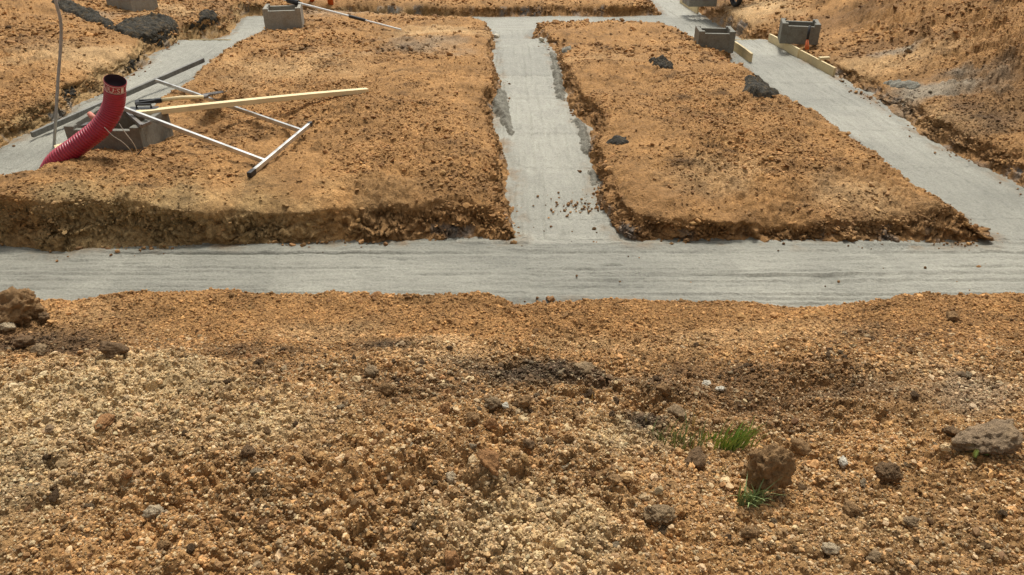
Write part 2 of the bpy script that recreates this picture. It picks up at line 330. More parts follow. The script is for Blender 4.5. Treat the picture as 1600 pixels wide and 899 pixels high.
def crumb_mat():
    m, nt, b = new_mat('soil_crumbs'); L = nt.links.new
    at = N(nt, 'ShaderNodeAttribute', attribute_name='earth'); at.attribute_type = 'INSTANCER'
    ge = N(nt, 'ShaderNodeNewGeometry')
    n1 = N(nt, 'ShaderNodeTexNoise'); n1.inputs['Scale'].default_value = 220; n1.inputs['Detail'].default_value = 3; L(ge.outputs['Position'], n1.inputs[0])
    a = N(nt, 'ShaderNodeMapRange'); a.inputs[1].default_value = .3; a.inputs[2].default_value = .7; a.inputs[3].default_value = .7; a.inputs[4].default_value = 1.3; L(n1.outputs[0], a.inputs[0])
    sc = N(nt, 'ShaderNodeVectorMath', operation='SCALE'); L(at.outputs['Color'], sc.inputs[0]); L(a.outputs[0], sc.inputs['Scale'])
    L(sc.outputs[0], b.inputs['Base Color']); b.inputs['Roughness'].default_value = .85; b.inputs['Specular IOR Level'].default_value = .25
    return m
def footing_mat():
    m, nt, b = new_mat('fresh_concrete'); L = nt.links.new
    fl = N(nt, 'ShaderNodeAttribute', attribute_name='flow')
    ge = N(nt, 'ShaderNodeNewGeometry')
    wt = N(nt, 'ShaderNodeAttribute', attribute_name='wet')
    st = N(nt, 'ShaderNodeTexNoise'); st.inputs['Scale'].default_value = 1; st.inputs['Detail'].default_value = 7; st.inputs['Roughness'].default_value = .75; L(fl.outputs['Vector'], st.inputs[0])
    n1 = N(nt, 'ShaderNodeTexNoise'); n1.inputs['Scale'].default_value = 55; n1.inputs['Detail'].default_value = 7; n1.inputs['Roughness'].default_value = .7; L(ge.outputs['Position'], n1.inputs[0])
    n2 = N(nt, 'ShaderNodeTexNoise'); n2.inputs['Scale'].default_value = 2.2; n2.inputs['Detail'].default_value = 4; L(ge.outputs['Position'], n2.inputs[0])
    def mr(src, lo, hi):
        a = N(nt, 'ShaderNodeMapRange'); a.inputs[1].default_value = .3; a.inputs[2].default_value = .7; a.inputs[3].default_value = lo; a.inputs[4].default_value = hi; L(src, a.inputs[0]); return a.outputs[0]
    m1 = N(nt, 'ShaderNodeMath', operation='MULTIPLY'); L(mr(st.outputs[0], .84, 1.13), m1.inputs[0]); L(mr(n1.outputs[0], .72, 1.22), m1.inputs[1])
    m2 = N(nt, 'ShaderNodeMath', operation='MULTIPLY'); L(m1.outputs[0], m2.inputs[0]); L(mr(n2.outputs[0], .92, 1.08), m2.inputs[1])
    # small pits
    v = N(nt, 'ShaderNodeTexVoronoi'); v.inputs['Scale'].default_value = 42; L(ge.outputs['Position'], v.inputs[0])
    pit = N(nt, 'ShaderNodeMapRange'); pit.inputs[1].default_value = .03; pit.inputs[2].default_value = .14; pit.inputs[3].default_value = .5; pit.inputs[4].default_value = 1; L(v.outputs['Distance'], pit.inputs[0])
    m3 = N(nt, 'ShaderNodeMath', operation='MULTIPLY'); L(m2.outputs[0], m3.inputs[0]); L(pit.outputs[0], m3.inputs[1])
    mix = N(nt, 'ShaderNodeMix', data_type='RGBA'); L(wt.outputs['Fac'], mix.inputs[0]); mix.inputs[6].default_value = (.335, .322, .26, 1); mix.inputs[7].default_value = (.21, .205, .165, 1)
    sd_ = N(nt, 'ShaderNodeAttribute', attribute_name='soiled'); mx2 = N(nt, 'ShaderNodeMix', data_type='RGBA'); L(sd_.outputs['Fac'], mx2.inputs[0]); L(mix.outputs[2], mx2.inputs[6]); mx2.inputs[7].default_value = (.24, .165, .09, 1); mix = mx2
    sc = N(nt, 'ShaderNodeVectorMath', operation='SCALE'); L(mix.outputs[2], sc.inputs[0]); L(m3.outputs[0], sc.inputs['Scale'])
    L(sc.outputs[0], b.inputs['Base Color']); b.inputs['Roughness'].default_value = .62; b.inputs['Specular IOR Level'].default_value = .35
    b1 = N(nt, 'ShaderNodeBump'); b1.inputs['Strength'].default_value = .9; b1.inputs['Distance'].default_value = .016; L(st.outputs[0], b1.inputs['Height'])
    b2 = N(nt, 'ShaderNodeBump'); b2.inputs['Strength'].default_value = .9; b2.inputs['Distance'].default_value = .010; L(n1.outputs[0], b2.inputs['Height']); L(b1.outputs[0], b2.inputs['Normal'])
    L(b2.outputs[0], b.inputs['Normal'])
    return m
M = dict(soil=soil_mat(), crumb=crumb_mat(), footing=footing_mat())
M['block'] = simple_mat('block_concrete', (.29, .275, .225), .85, scale=45, var=.22, bump=.5, dirt=((.22, .17, .11), .5))
M['block_dark'] = simple_mat('dark_block_concrete', (.18, .172, .138), .8, scale=45, var=.25, bump=.5, dirt=((.12, .1, .07), .5))  # same block concrete in a darker tone
M['wood'] = simple_mat('fresh_timber', (.74, .60, .34), .7, scale=14, var=.14, bump=.15, stretch=(.15, 6, 6), dirt=((.42, .33, .2), .35))
M['wood_edge'] = simple_mat('sawn_timber', (.60, .47, .25), .75, scale=14, var=.16, bump=.2, stretch=(.15, 6, 6), dirt=((.35, .29, .18), .5))
M['alu'] = simple_mat('aluminium', (.62, .62, .59), .38, metal=.85, scale=25, var=.12, bump=.06, stretch=(.3, 4, 4), dirt=((.3, .28, .24), .8))
M['white_alu'] = simple_mat('white_coated_pole', (.74, .73, .68), .45, metal=.0, scale=20, var=.1, bump=.05)
M['screed'] = simple_mat('cement_smeared_metal', (.17, .165, .145), .65, metal=.25, scale=22, var=.4, bump=.4, stretch=(.5, 2, 2), dirt=((.32, .31, .27), .5))
M['black'] = simple_mat('black_rubber', (.018, .018, .018), .5, scale=30, var=.3, bump=.1)
M['steel'] = simple_mat('worn_steel', (.22, .21, .2), .45, metal=.6, scale=25, var=.3, bump=.15, dirt=((.25, .2, .14), .6))
M['galv'] = simple_mat('galvanised_steel', (.36, .35, .33), .55, metal=.4, scale=14, var=.2, bump=.1)
M['red'] = simple_mat('wine_red_plastic', (.36, .018, .042), .36, scale=9, var=.16, bump=.05, spec=.5, dirt=((.30, .10, .07), .25))
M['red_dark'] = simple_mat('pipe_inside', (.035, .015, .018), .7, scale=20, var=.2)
M['print'] = simple_mat('white_print', (.72, .62, .60), .5, scale=80, var=.15, bump=0)
M['wire'] = simple_mat('tie_wire', (.52, .48, .40), .4, metal=.2, scale=20, var=.2, bump=0)
M['brick_red'] = simple_mat('salmon_plastic', (.55, .2, .14), .6, scale=40, var=.2)
M['orange'] = simple_mat('orange_plastic', (.60, .13, .03), .45, scale=20, var=.15, bump=.05, dirt=((.4, .25, .12), .5))
M['mortar'] = simple_mat('wet_mortar', (.062, .056, .044), .85, scale=60, var=.45, bump=1.0, dist=.03, spec=.12, dirt=((.17, .12, .065), .6))
M['mortar_pale'] = simple_mat('setting_mortar', (.23, .215, .17), .85, scale=60, var=.35, bump=1.0, dist=.02, spec=.15)
M['green'] = simple_mat('grass_blade_green', (.27, .37, .07), .55, scale=40, var=.35, bump=0)
M['green_blue'] = simple_mat('grass_blade_dusty', (.25, .31, .12), .55, scale=40, var=.3, bump=0)
M['straw'] = simple_mat('dry_stalk', (.50, .38, .17), .7, scale=60, var=.3, bump=0)
M['leaf'] = simple_mat('pale_green_leaf', (.42, .52, .22), .5, scale=60, var=.12, bump=.1)
def clod_mat(name, c, var=.32): return simple_mat(name, c, .9, scale=70, var=var+.1, bump=1.0, dist=.02, spec=.2, dirt=((c[0]*1.5, c[1]*1.45, c[2]*1.3), .5))
M['clod'] = clod_mat('clod_brown', (.26, .155, .070)); M['clod_dark'] = clod_mat('clod_dark', (.165, .102, .052)); M['clod_grey'] = clod_mat('clod_grey', (.26, .18, .10))
M['slab'] = clod_mat('slab_grey', (.27, .19, .115), .3); M['clod_rust'] = clod_mat('clod_rust', (.33, .17, .07)); M['stone'] = clod_mat('stone_pale', (.46, .36, .23), .2); M['stone_white'] = clod_mat('stone_white', (.58, .53, .42), .12)

# ------------------------------------------------------------------ object helpers
def tag(o, label=None, cat=None, group=None, kind=None):
    if label: o['label'] = label
    if cat: o['category'] = cat
    if group: o['group'] = group
    if kind: o['kind'] = kind
    return o
def empty(name, loc, label, cat, group=None):
    o = bpy.data.objects.new(name, None); COL.objects.link(o); o.location = loc; o.empty_display_size = .1
    bpy.context.view_layer.update() if False else None
    return tag(o, label, cat, group)
def link(name, me, m, parent=None, smooth=False):
    o = bpy.data.objects.new(name, me); COL.objects.link(o)
    if m is not None: me.materials.append(m)
    if smooth: me.shade_smooth()
    if parent is not None:
        o.parent = parent; o.matrix_parent_inverse = Matrix.Translation(-parent.location)   # parts are modelled in world space
    return o
def recenter(o):
    """move origin of a one-mesh thing to the middle of its foot"""
    me = o.data; n = len(me.vertices); co = np.empty(n*3); me.vertices.foreach_get('co', co); co = co.reshape(-1, 3)
    c = (co.min(0)+co.max(0))/2; c[2] = co[:, 2].min()
    me.vertices.foreach_set('co', (co-c).ravel()); o.location = c; me.update(); return o
def bm_obj(name, bm, m, parent=None, smooth=False):
    me = bpy.data.meshes.new(name); bm.to_mesh(me); bm.free()
    return link(name, me, m, parent, smooth)
def bar(bm, a, b, w, h, up=(0, 0, 1), bevel=0.0):
    """a rectangular bar from a to b, w across, h along up"""
    a, b = Vector(a), Vector(b); ax = (b-a); Ln = ax.length; ax.normalize()
    up = Vector(up); side = ax.cross(up).normalized(); u = side.cross(ax).normalized()
    r = bmesh.ops.create_cube(bm, size=1); vs = r['verts']
    mt = Matrix(((ax.x*Ln, side.x*w, u.x*h, 0), (ax.y*Ln, side.y*w, u.y*h, 0), (ax.z*Ln, side.z*w, u.z*h, 0), (0, 0, 0, 1)))
    mt.translation = (a+b)/2
    bmesh.ops.transform(bm, matrix=mt, verts=vs)
    if bevel:
        es = list({e for v in vs for e in v.link_edges})
        bmesh.ops.bevel(bm, geom=es, offset=bevel, segments=2, affect='EDGES', profile=.7)
    return vs
def tube(bm, pts, r, n=12, caps=True, radii=None):
    pts = [Vector(p) for p in pts]; rings = []
    T = [(pts[min(i+1, len(pts)-1)]-pts[max(i-1, 0)]).normalized() for i in range(len(pts))]
    u = T[0].orthogonal().normalized()
    for i, p in enumerate(pts):
        u = (u-T[i]*u.dot(T[i])).normalized(); v = T[i].cross(u)
        rr = radii[i] if radii is not None else r
        rings.append([bm.verts.new(p+(u*math.cos(k*2*math.pi/n)+v*math.sin(k*2*math.pi/n))*rr) for k in range(n)])
    for a, b in zip(rings, rings[1:]):
        for k in range(n): bm.faces.new((a[k], a[(k+1) % n], b[(k+1) % n], b[k]))
    if caps:
        bm.faces.new(rings[0][::-1]); bm.faces.new(rings[-1])
    return rings
def spline(pts, n):
    pts = np.array(pts, float); k = len(pts); out = []
    q = np.vstack([2*pts[0]-pts[1], pts, 2*pts[-1]-pts[-2]])
    for t in np.linspace(0, k-1-1e-9, n):
        i = int(t); f = t-i; p0, p1, p2, p3 = q[i], q[i+1], q[i+2], q[i+3]
        out.append(.5*((2*p1)+(-p0+p2)*f+(2*p0-5*p1+4*p2-p3)*f*f+(-p0+3*p1-3*p2+p3)*f**3))
    return np.array(out)
def set_attr(me, name, typ, arr):
    at = me.attributes.new(name, typ, 'POINT'); key = {'FLOAT_COLOR': 'color', 'FLOAT_VECTOR': 'vector', 'FLOAT': 'value'}[typ]
    at.data.foreach_set(key, np.ascontiguousarray(arr, dtype=np.float32).ravel())
def grid_mesh(name, X, Y, Z, keep=None):
    r, c = X.shape
    idx = np.arange(r*c).reshape(r, c)
    q = np.stack([idx[:-1, :-1], idx[:-1, 1:], idx[1:, 1:], idx[1:, :-1]], -1).reshape(-1, 4)
    if keep is not None:
        k = (keep[:-1, :-1] | keep[:-1, 1:] | keep[1:, 1:] | keep[1:, :-1]).ravel(); q = q[k]
    used = np.zeros(r*c, bool); used[q.ravel()] = True
    remap = np.cumsum(used)-1; q = remap[q]
    co = np.stack([X, Y, Z], -1).reshape(-1, 3)[used]
    me = bpy.data.meshes.new(name)
    me.vertices.add(len(co)); me.vertices.foreach_set('co', co.astype(np.float32).ravel())
    me.loops.add(q.size); me.loops.foreach_set('vertex_index', q.ravel().astype(np.int32))
    me.polygons.add(len(q)); me.polygons.foreach_set('loop_start', (np.arange(len(q))*4).astype(np.int32))
    me.update(calc_edges=True); me.validate()
    return me, used

# ------------------------------------------------------------------ THE GROUND: one sheet out to the horizon, finer where the site is
dep = np.linspace(math.atan((CAM_H-.75)/.95), math.atan(CAM_H/17.5), 820)
rows = (CAM_H-np.interp(dep, [math.atan(CAM_H/4.), math.atan(1.65/.95)], [0.12, .75]))/np.tan(dep)
rows = np.sort(rows)
rows = np.r_[-300, -80, -25, -8, -4, -2, -1, -.4, 0, .3, .55, .75, rows[0]-.1, rows[rows > rows[0]-1], np.geomspace(rows[-1]*1.02, 400, 40)]
ucore = np.linspace(-.76, .76, 1080)
us = np.r_[-60, -25, -10, -5, -3, -2, -1.5, -1.2, -1.05, -.98, -.93, -.89, np.linspace(-.86, -.765, 14), ucore, np.linspace(.765, .86, 14), .89, .93, .98, 1.05, 1.2, 1.5, 2, 3, 5, 10, 25, 60]
UU, RR = np.meshgrid(us, rows)
X0 = UU*(.866*np.maximum(RR, .8)+1.1); Y0 = RR.copy()
X0 += rng.normal(0, .0008, X0.shape)
shp = X0.shape
def chunked(fn, x, y, n=200000):
    outs = None
    for i in range(0, x.size, n):
        r = fn(x[i:i+n], y[i:i+n])
        if outs is None: outs = [[] for _ in r]
        for o_, v_ in zip(outs, r): o_.append(v_)
    return [np.concatenate(o_) for o_ in outs]
gX, gY, gZ, gW, gS = chunked(terrain, X0.ravel(), Y0.ravel())
far = (np.abs(gX) > 16) | (gY > 30) | (gY < -9)
gC = chunked(lambda a, b: (soil_color(a, b, a*0),), gX, gY)[0]
# freshly cut walls show damper, browner earth
wx = sstep(-2.2, -.6, gX+.4*fbm(gX, gY, o=2, f=1))[:, None]; cutc = OLIVE*1.15*(1-wx)+BROWN*1.5*wx
mw = (np.clip(gW*1.6, 0, 1)*np.where(gY < 4.45, 0, .5+.5*fbm(gX, gY, gZ, o=3, f=3)))[:, None]
gC = gC*(1-mw)+cutc*mw*(1+.8*fbm(gX, gY, gZ*2, o=4, f=7, g=.7))[:, None]
# cement slurry splashed up the foot of the walls beside the middle and right footings
spl = np.clip(fbm(gX, gY, o=4, f=4.3, g=.7)-.1, 0, 1)*2.2*(gW > .02)*(gZ < .08)*((gX > -.6) | (gY > 7))
spl = np.clip(spl, 0, .8)[:, None]; gC = gC*(1-spl)+CEM*spl
me, used = grid_mesh('ground', gX.reshape(shp), gY.reshape(shp), gZ.reshape(shp))
set_attr(me, 'earth', 'FLOAT_COLOR', np.c_[gC, np.ones(len(gC))][used])
ground = link('ground', me, M['soil'], smooth=True); tag(ground, 'ochre loam of the building site, dug out around the footing trenches', kind='structure')

# ------------------------------------------------------------------ THE FOOTINGS: poured concrete in the trenches, drawn off with a screed
cs = .016
parts = []
def footing_sheet(x0, x1, y0, y1, cs):
    xs = np.arange(x0, x1, cs); ys = np.arange(y0, y1, cs); return np.meshgrid(xs, ys)
GRV = np.random.default_rng(5).random(16)
def concrete_h(x, y, s, cross):
    """cross True where the strip runs left-right"""
    al, ac = np.where(cross, x, y), np.where(cross, y, x)
    h = fbm(al*.7, ac*11, o=4, f=1.6, g=.7)*.011+fbm(x, y, o=3, f=6)*.006+fbm(x, y, o=2, f=32)*.0045
    w_ = .035*fbm(x*.5, y*.5, o=2, f=1)
    for i in range(9):
        c0 = GRV[i]; off = np.where(cross, y-(4.05+c0*.75), np.where(x > 2, (x-(3.85-.06*(y-9.4)))-(c0-.5)*.9, np.where(x < -3, (x+4.45)-(c0-.5)*.9, x-(-.1+c0*.9)-.02*(5-y))))
        on_ = np.clip(fbm(al*.6+17*i, al*0+i*3.1, o=2, f=1)*4+.3, 0, 1)
        h = h-(.006+.006*GRV[-1-i])*on_*np.exp(-((off+w_*(.3+GRV[i]*.4)*.4)/(.007+.005*GRV[i]))**2)+.004*on_*np.exp(-((off-.018)/.008)**2)
    gr = np.abs(fbm(al*.35+5, ac*26, o=2, f=1.0)); h = h-.013*np.clip(.10-gr, 0, 1)/.10*np.clip(fbm(x, y, o=2, f=.9)*2+.5, 0, 1)
    return h
xs = np.arange(-5.6, 5.2, cs)
ysn = np.r_[np.arange(3.6, 5.3, cs*.8), np.arange(5.3, STEP_Y-.001, cs*1.25), [STEP_Y-.0005, STEP_Y+.0005], np.arange(STEP_Y+.02, 25, cs*2)]
CXg, CYg = np.meshgrid(xs, ysn)
cS, _, _ = chunked(lambda a, b: footing_sdf(a, b, False), CXg.ravel(), CYg.ravel())
keep = (cS < .16).reshape(CXg.shape)
cross = (((CYg < 4.86)) | ((CYg > 13.4) & (CYg < 14.9) & (CXg < 3)))
cz = concrete_h(CXg.ravel(), CYg.ravel(), cS, cross.ravel()).reshape(CXg.shape)
cz += np.where(CYg > STEP_Y, LOW, 0)
# laps left by successive pulls of the screed
mid = (np.abs(CXg-.35) < .75) & (CYg > 4.8) & (CYg < STEP_Y)
y1_, y2_ = P(850, 210)[1], P(840, 120)[1]
cz += np.where(mid & (CYg > y1_), .010, 0)+np.where(mid & (CYg > y2_), .009, 0)
xe = P(826, 390)[0]
cz += np.where(mid & (CXg < xe+.0*CYg) & (CYg < y1_), .012, 0)
yl = P(900, 428)[1]
cz += np.where((CYg < yl) & (CXg > xe), -.009, 0)
xd = P(1300, 425)[0]
cz += np.where((CYg < 4.6) & (CXg > xd+.35*(4.3-CYg)) & (CXg < xd+1.3), .006, 0)
ry = P(1250, 130)[1]; cz += np.where((CXg > 2.9) & (CYg > ry) & (CYg < STEP_Y), .008, 0)
# clawed marks of a rake along the foot of the right bed
rk = (CYg > P(1400, 391)[1]) & (CYg < P(1400, 382)[1]) & (CXg > P(1350, 386)[0]) & (CXg < P(1435, 386)[0])
cz += np.where(rk, -.014*(np.sin((CXg+.5*CYg)*2*math.pi/.055) > .2), 0)
# bleeding, lumpy margins
cz += (np.clip(1-np.abs(cS+.06)/.07, 0, 1)).reshape(cz.shape)*(.008+.012*fbm(CXg, CYg, o=3, f=11))
wet = np.clip(.22+fbm(CXg, CYg, o=4, f=1.1)*.7+np.clip(1-np.abs(cS.reshape(cz.shape)+.02)/.09, 0, 1)*.55, 0, 1)
loc = cz-np.where(CYg > STEP_Y, LOW, 0); wet = wet+np.clip(-loc*20-.1, 0, .45)
tone = np.where(cross & (CYg < 6), np.sin(np.floor(CXg*.95+.12*CYg)*2.3)*.14, np.sin(np.floor(CYg*.8+.1*CXg)*1.9)*.16)
wet = wet*np.where(mid, .3, 1)+tone+.12*(~mid)
wet = np.where(mid & (CYg > y2_), wet+.35, wet)
wet = np.where((CYg < 4.86) & (CXg < xe) , wet+.2, wet)
wet = np.clip(wet, 0, 1)
soiled = np.clip(1-np.abs(cS.reshape(cz.shape)-.0)/.13, 0, 1)*np.clip(.15+fbm(CXg, CYg, o=4, f=5, g=.7)*2.2, 0, 1)
me, used = grid_mesh('concrete_footing', CXg, CYg, cz, keep)
sw_ = fbm(CXg, CYg, o=3, f=1.6)*1.6+fbm(CXg, CYg, o=2, f=7)*.5
pt = np.where(cross, 0, 1)*np.floor(np.where(cross, CXg, CYg)*.9+.02*fbm(CXg, CYg, o=2, f=3)+3.3)
al = np.where(cross, CXg*2.6, CYg*2.6)+pt*3.7; ac = np.where(cross, CYg*17, CXg*17)+sw_+pt*1.3
set_attr(me, 'flow', 'FLOAT_VECTOR', np.stack([al, ac, al*0], -1).reshape(-1, 3)[used])
set_attr(me, 'wet', 'FLOAT', wet.ravel()[used]); set_attr(me, 'soiled', 'FLOAT', soiled.ravel()[used])
foot = link('concrete_footing', me, M['footing'], smooth=True); tag(foot, 'fresh grey strip footings poured in the trenches round two beds of earth', kind='structure')

# ------------------------------------------------------------------ loose crumbs and gravel (uncountable): instanced on points
def crumb_nodes(name, mat, sub, amp):
    ng = bpy.data.node_groups.new(name, 'GeometryNodeTree')
    ng.interface.new_socket('Geometry', in_out='INPUT', socket_type='NodeSocketGeometry')
    ng.interface.new_socket('Geometry', in_out='OUTPUT', socket_type='NodeSocketGeometry')
    n = ng.nodes; L = ng.links.new
    gi, go = n.new('NodeGroupInput'), n.new('NodeGroupOutput')
    join = n.new('GeometryNodeJoinGeometry')
    for k in range(5):
        ico = n.new('GeometryNodeMeshIcoSphere'); ico.inputs['Radius'].default_value = 1; ico.inputs['Subdivisions'].default_value = sub
        pos = n.new('GeometryNodeInputPosition'); add = n.new('ShaderNodeVectorMath'); add.operation = 'ADD'; add.inputs[1].default_value = (k*7.3, k*3.1, k*1.7); L(pos.outputs[0], add.inputs[0])
        no = n.new('ShaderNodeTexNoise'); no.inputs['Scale'].default_value = 1.1; no.inputs['Detail'].default_value = 2; L(add.outputs[0], no.inputs['Vector'])
        sb = n.new('ShaderNodeVectorMath'); sb.operation = 'SUBTRACT'; sb.inputs[1].default_value = (.5, .5, .5); L(no.outputs['Color'], sb.inputs[0])
        sc = n.new('ShaderNodeVectorMath'); sc.operation = 'SCALE'; sc.inputs['Scale'].default_value = amp; L(sb.outputs[0], sc.inputs[0])
        sp = n.new('GeometryNodeSetPosition'); L(ico.outputs[0], sp.inputs['Geometry']); L(sc.outputs[0], sp.inputs['Offset'])
        sm = n.new('GeometryNodeSetMaterial'); sm.inputs['Material'].default_value = mat; L(sp.outputs[0], sm.inputs[0])
        g2 = n.new('GeometryNodeGeometryToInstance'); L(sm.outputs[0], g2.inputs[0]); L(g2.outputs[0], join.inputs[0])
    iop = n.new('GeometryNodeInstanceOnPoints'); L(gi.outputs[0], iop.inputs['Points']); L(join.outputs[0], iop.inputs['Instance']); iop.inputs['Pick Instance'].default_value = True
    for nm, sk in (('turn', 'Rotation'), ('size', 'Scale')):
        a = n.new('GeometryNodeInputNamedAttribute'); a.data_type = 'FLOAT_VECTOR'; a.inputs['Name'].default_value = nm; L(a.outputs['Attribute'], iop.inputs[sk])
    L(iop.outputs[0], go.inputs[0])
    return ng
def crumbs(name, label, x, y, r, sink=.18, sub=2, amp=1.1, tint=None, spread=.45, flat=.8, on_concrete=False):
    if on_concrete:
        X, Y, Z = x, y, np.full(x.shape, .0); C = np.tile(BROWN*1.05, (len(x), 1))
    else:
        X, Y, Z, W, s = chunked(terrain, x, y)
        ok = (s > -.02) & (Z > np.where(Y > STEP_Y, LOW, 0)+.02); X, Y, Z, r = X[ok], Y[ok], Z[ok], r[ok]
        C = chunked(lambda a, b: (soil_color(a, b, a*0),), X, Y)[0]
    n = len(X)
    if tint is not None: C = tint(C, n, r)
    C = (C*np.exp(rng.normal(0, spread, n))[:, None]*(1+rng.normal(0, .018, (n, 3)))); C = C*np.minimum(1, .60/C.max(1))[:, None]
    me = bpy.data.meshes.new(name); me.vertices.add(n)
    sz = r[:, None]*rng.uniform(.7, 1.3, (n, 3)); sz[:, 2] *= flat
    me.vertices.foreach_set('co', np.stack([X, Y, Z+sz[:, 2]*(1-2*sink)], -1).astype(np.float32).ravel())
    set_attr(me, 'earth', 'FLOAT_COLOR', np.c_[C, np.ones(n)]); set_attr(me, 'size', 'FLOAT_VECTOR', sz)
    set_attr(me, 'turn', 'FLOAT_VECTOR', np.c_[rng.uniform(-.5, .5, n), rng.uniform(-.5, .5, n), rng.uniform(0, 6.28, n)])
    o = link(name, me, None); md = o.modifiers.new('scatter', 'NODES'); md.node_group = crumb_nodes(name+'_scatter', M['crumb'], sub, amp)
    tag(o, label, 'gravel' if 'gravel' in name else 'soil crumbs', kind='stuff')
    return o
def fan(n, y0, y1, p=1.0):
    y = y0+(y1-y0)*rng.random(n)**p; y = y[rng.random(len(y)) < (.866*y+1.1)/(.866*y1+1.1)]
    return rng.uniform(-.76, .76, len(y))*(.866*y+1.2), y
def tint_gravel(C, n, r):
    u = rng.random(n)[:, None]
    lum = np.clip(C.sum(1, keepdims=True)/.7, .15, 1); pale = (u > .74)*.50*np.sqrt(lum); dark = (u < .24)*.5
    C = C*(1-pale)+np.array((.60, .49, .30))*pale
    C = C*(1-dark)+np.array((.13, .085, .045))*dark
    return C
x, y = fan(500000, .9, 3.15); dens = np.clip(.75+fbm(x, y, o=3, f=2.2)*.9, .25, 1)*sstep(3.2, 2.7, y); k = rng.random(len(x)) < dens; x, y = x[k], y[k]
r = np.clip(np.exp(rng.normal(math.log(.0029), .45, len(x))), .0016, .014)
crumbs('gravel', 'loose pale and brown gravel crumbs covering the foreground heap', x, y, r, tint=tint_gravel, sub=1, amp=1.9, spread=.33, sink=.30)
x, y = fan(11000, .9, 3.2); k = rng.random(len(x)) < np.clip(.45+fbm(x+4, y, o=3, f=2.4)*1.6, 0, 1); x, y = x[k], y[k]
r = np.clip(np.exp(rng.normal(math.log(.0072), .38, len(x))), .004, .018)
crumbs('coarse_gravel', 'coarser pebbles and crumbs of earth strewn over the foreground heap', x, y, r, tint=tint_gravel, sub=3, amp=1.9, spread=.32, sink=.34)
x, y = fan(200000, 2.6, 4.1); r = np.clip(np.exp(rng.normal(math.log(.0031), .48, len(x))), .0015, .02)
crumbs('soil_crumbs', 'fine brown crumbs on the slope before the front footing', x, y, r, sub=1, spread=.36, amp=1.7, flat=.6)
x, y = fan(190000, 4.6, 9.5, 1.1); r = np.clip(np.exp(rng.normal(math.log(.0065), .5, len(x))), .003, .03)
k = rng.random(len(x)) < np.clip(.5+fbm(x, y, o=3, f=1.5)*1.3, .08, 1)
crumbs('soil_crumbs', 'ochre crumbs scattered over the beds and banks nearest the front footing', x[k], y[k], r[k], sub=1, spread=.2, amp=1.6, flat=.5)
x, y = fan(150000, 9.5, 18, .9); r = np.clip(np.exp(rng.normal(math.log(.012), .5, len(x))), .006, .05)
k = rng.random(len(x)) < np.clip(.4+fbm(x, y, o=3, f=1.1)*1.4, .05, 1)
crumbs('soil_crumbs', 'crumbs and small lumps of earth at the far end of the site and on the spoil bank', x[k], y[k], r[k], sub=1, spread=.24, amp=1.5, flat=.55)
# dark crumbs trodden onto the middle footing
pts = [P(random.gauss(905, 26), random.gauss(324, 7)) for _ in range(70)]+[P(random.uniform(830, 950), random.uniform(300, 380)) for _ in range(22)]+[P(random.uniform(840, 1560), random.uniform(388, 455)) for _ in range(14)]
pts = np.array(pts); crumbs('soil_crumbs', 'dark crumbs of earth dropped on the middle and front footing', pts[:, 0], pts[:, 1], np.clip(np.exp(rng.normal(math.log(.007), .5, len(pts))), .003, .013), on_concrete=True, spread=.4)

# crumbs that fell from the cut walls onto the edge of the concrete
x, y = fan(500000, 3.7, 12.5); sd = chunked(lambda a, b: footing_sdf(a, b, False), x, y)[0]
k = (sd < .03) & (sd > -.16) & (rng.random(len(x)) < np.clip(fbm(x, y, o=3, f=2.6)*2.2+.25, .03, 1)*np.exp(np.minimum(sd, 0)/.045)*.45) & (y < STEP_Y)
x, y = x[k], y[k]; crumbs('soil_crumbs', 'crumbs fallen from the trench walls along the edges of the concrete', x, y, np.clip(np.exp(rng.normal(math.log(.0075), .5, len(x))), .003, .025), on_concrete=True, sub=1, amp=1.6, spread=.35)

# ------------------------------------------------------------------ clods and stones one can pick out
def clod_mesh(name, r, seed, sub=3, sq=(1, 1, .8), jag=.35):
    bm = bmesh.new(); bmesh.ops.create_icosphere(bm, subdivisions=sub, radius=1)
    co = np.array([v.co for v in bm.verts]); R = np.random.default_rng(seed); o_ = R.uniform(0, 30, 3)
    # chop with a few planes for broken faces
    for _ in range(6):
        n = R.normal(size=3); n /= np.linalg.norm(n); h = R.uniform(.55, .85); d = co@n; co -= np.outer(np.clip(d-h, 0, None)*.6, n)
    q = co*1.3+o_
    lay = np.sin((q[:, 2]*1.0+.5*q[:, 0]+1.2*fbm(q[:, 0], q[:, 1], q[:, 2], o=2, f=1.2))*9)
    dsp = 1+jag*fbm(q[:, 0], q[:, 1], q[:, 2], o=3, f=1)+.34*fbm(q[:, 0], q[:, 1], q[:, 2], o=4, f=3.5, g=.72)+.035*lay*(sub > 3)
    co = co*dsp[:, None]; co = co/np.percentile(np.hypot(co[:, 0], co[:, 1]), 97)*np.array(sq)*r
    for v, c in zip(bm.verts, co): v.co = c
    me = bpy.data.meshes.new(name); bm.to_mesh(me); bm.free(); return me
def clod(name, px, py, wpx, mat, label, cat, seed, group=None, sq=(1, .9, .75), sub=3, rot=None, sink=.25, jag=.35):
    """a lump whose foot is seen at (px,py), wpx wide"""
    p = ground_at(px, py); zc = p.y*math.cos(PITCH)+(CAM_H-p.z)*math.sin(PITCH)
    r = wpx/F_PX*zc/2/.95
    o = link(name, clod_mesh(name, r, seed, sub, sq, jag), M[mat], smooth=(sub > 3)); o.rotation_euler = (random.uniform(-.3, .3), random.uniform(-.3, .3), random.uniform(0, 6.28) if rot is None else rot)
    o.location = (p.x, p.y+r*.4, p.z+r*sq[2]*(1-sink*1.6)); tag(o, label, cat, group); return o
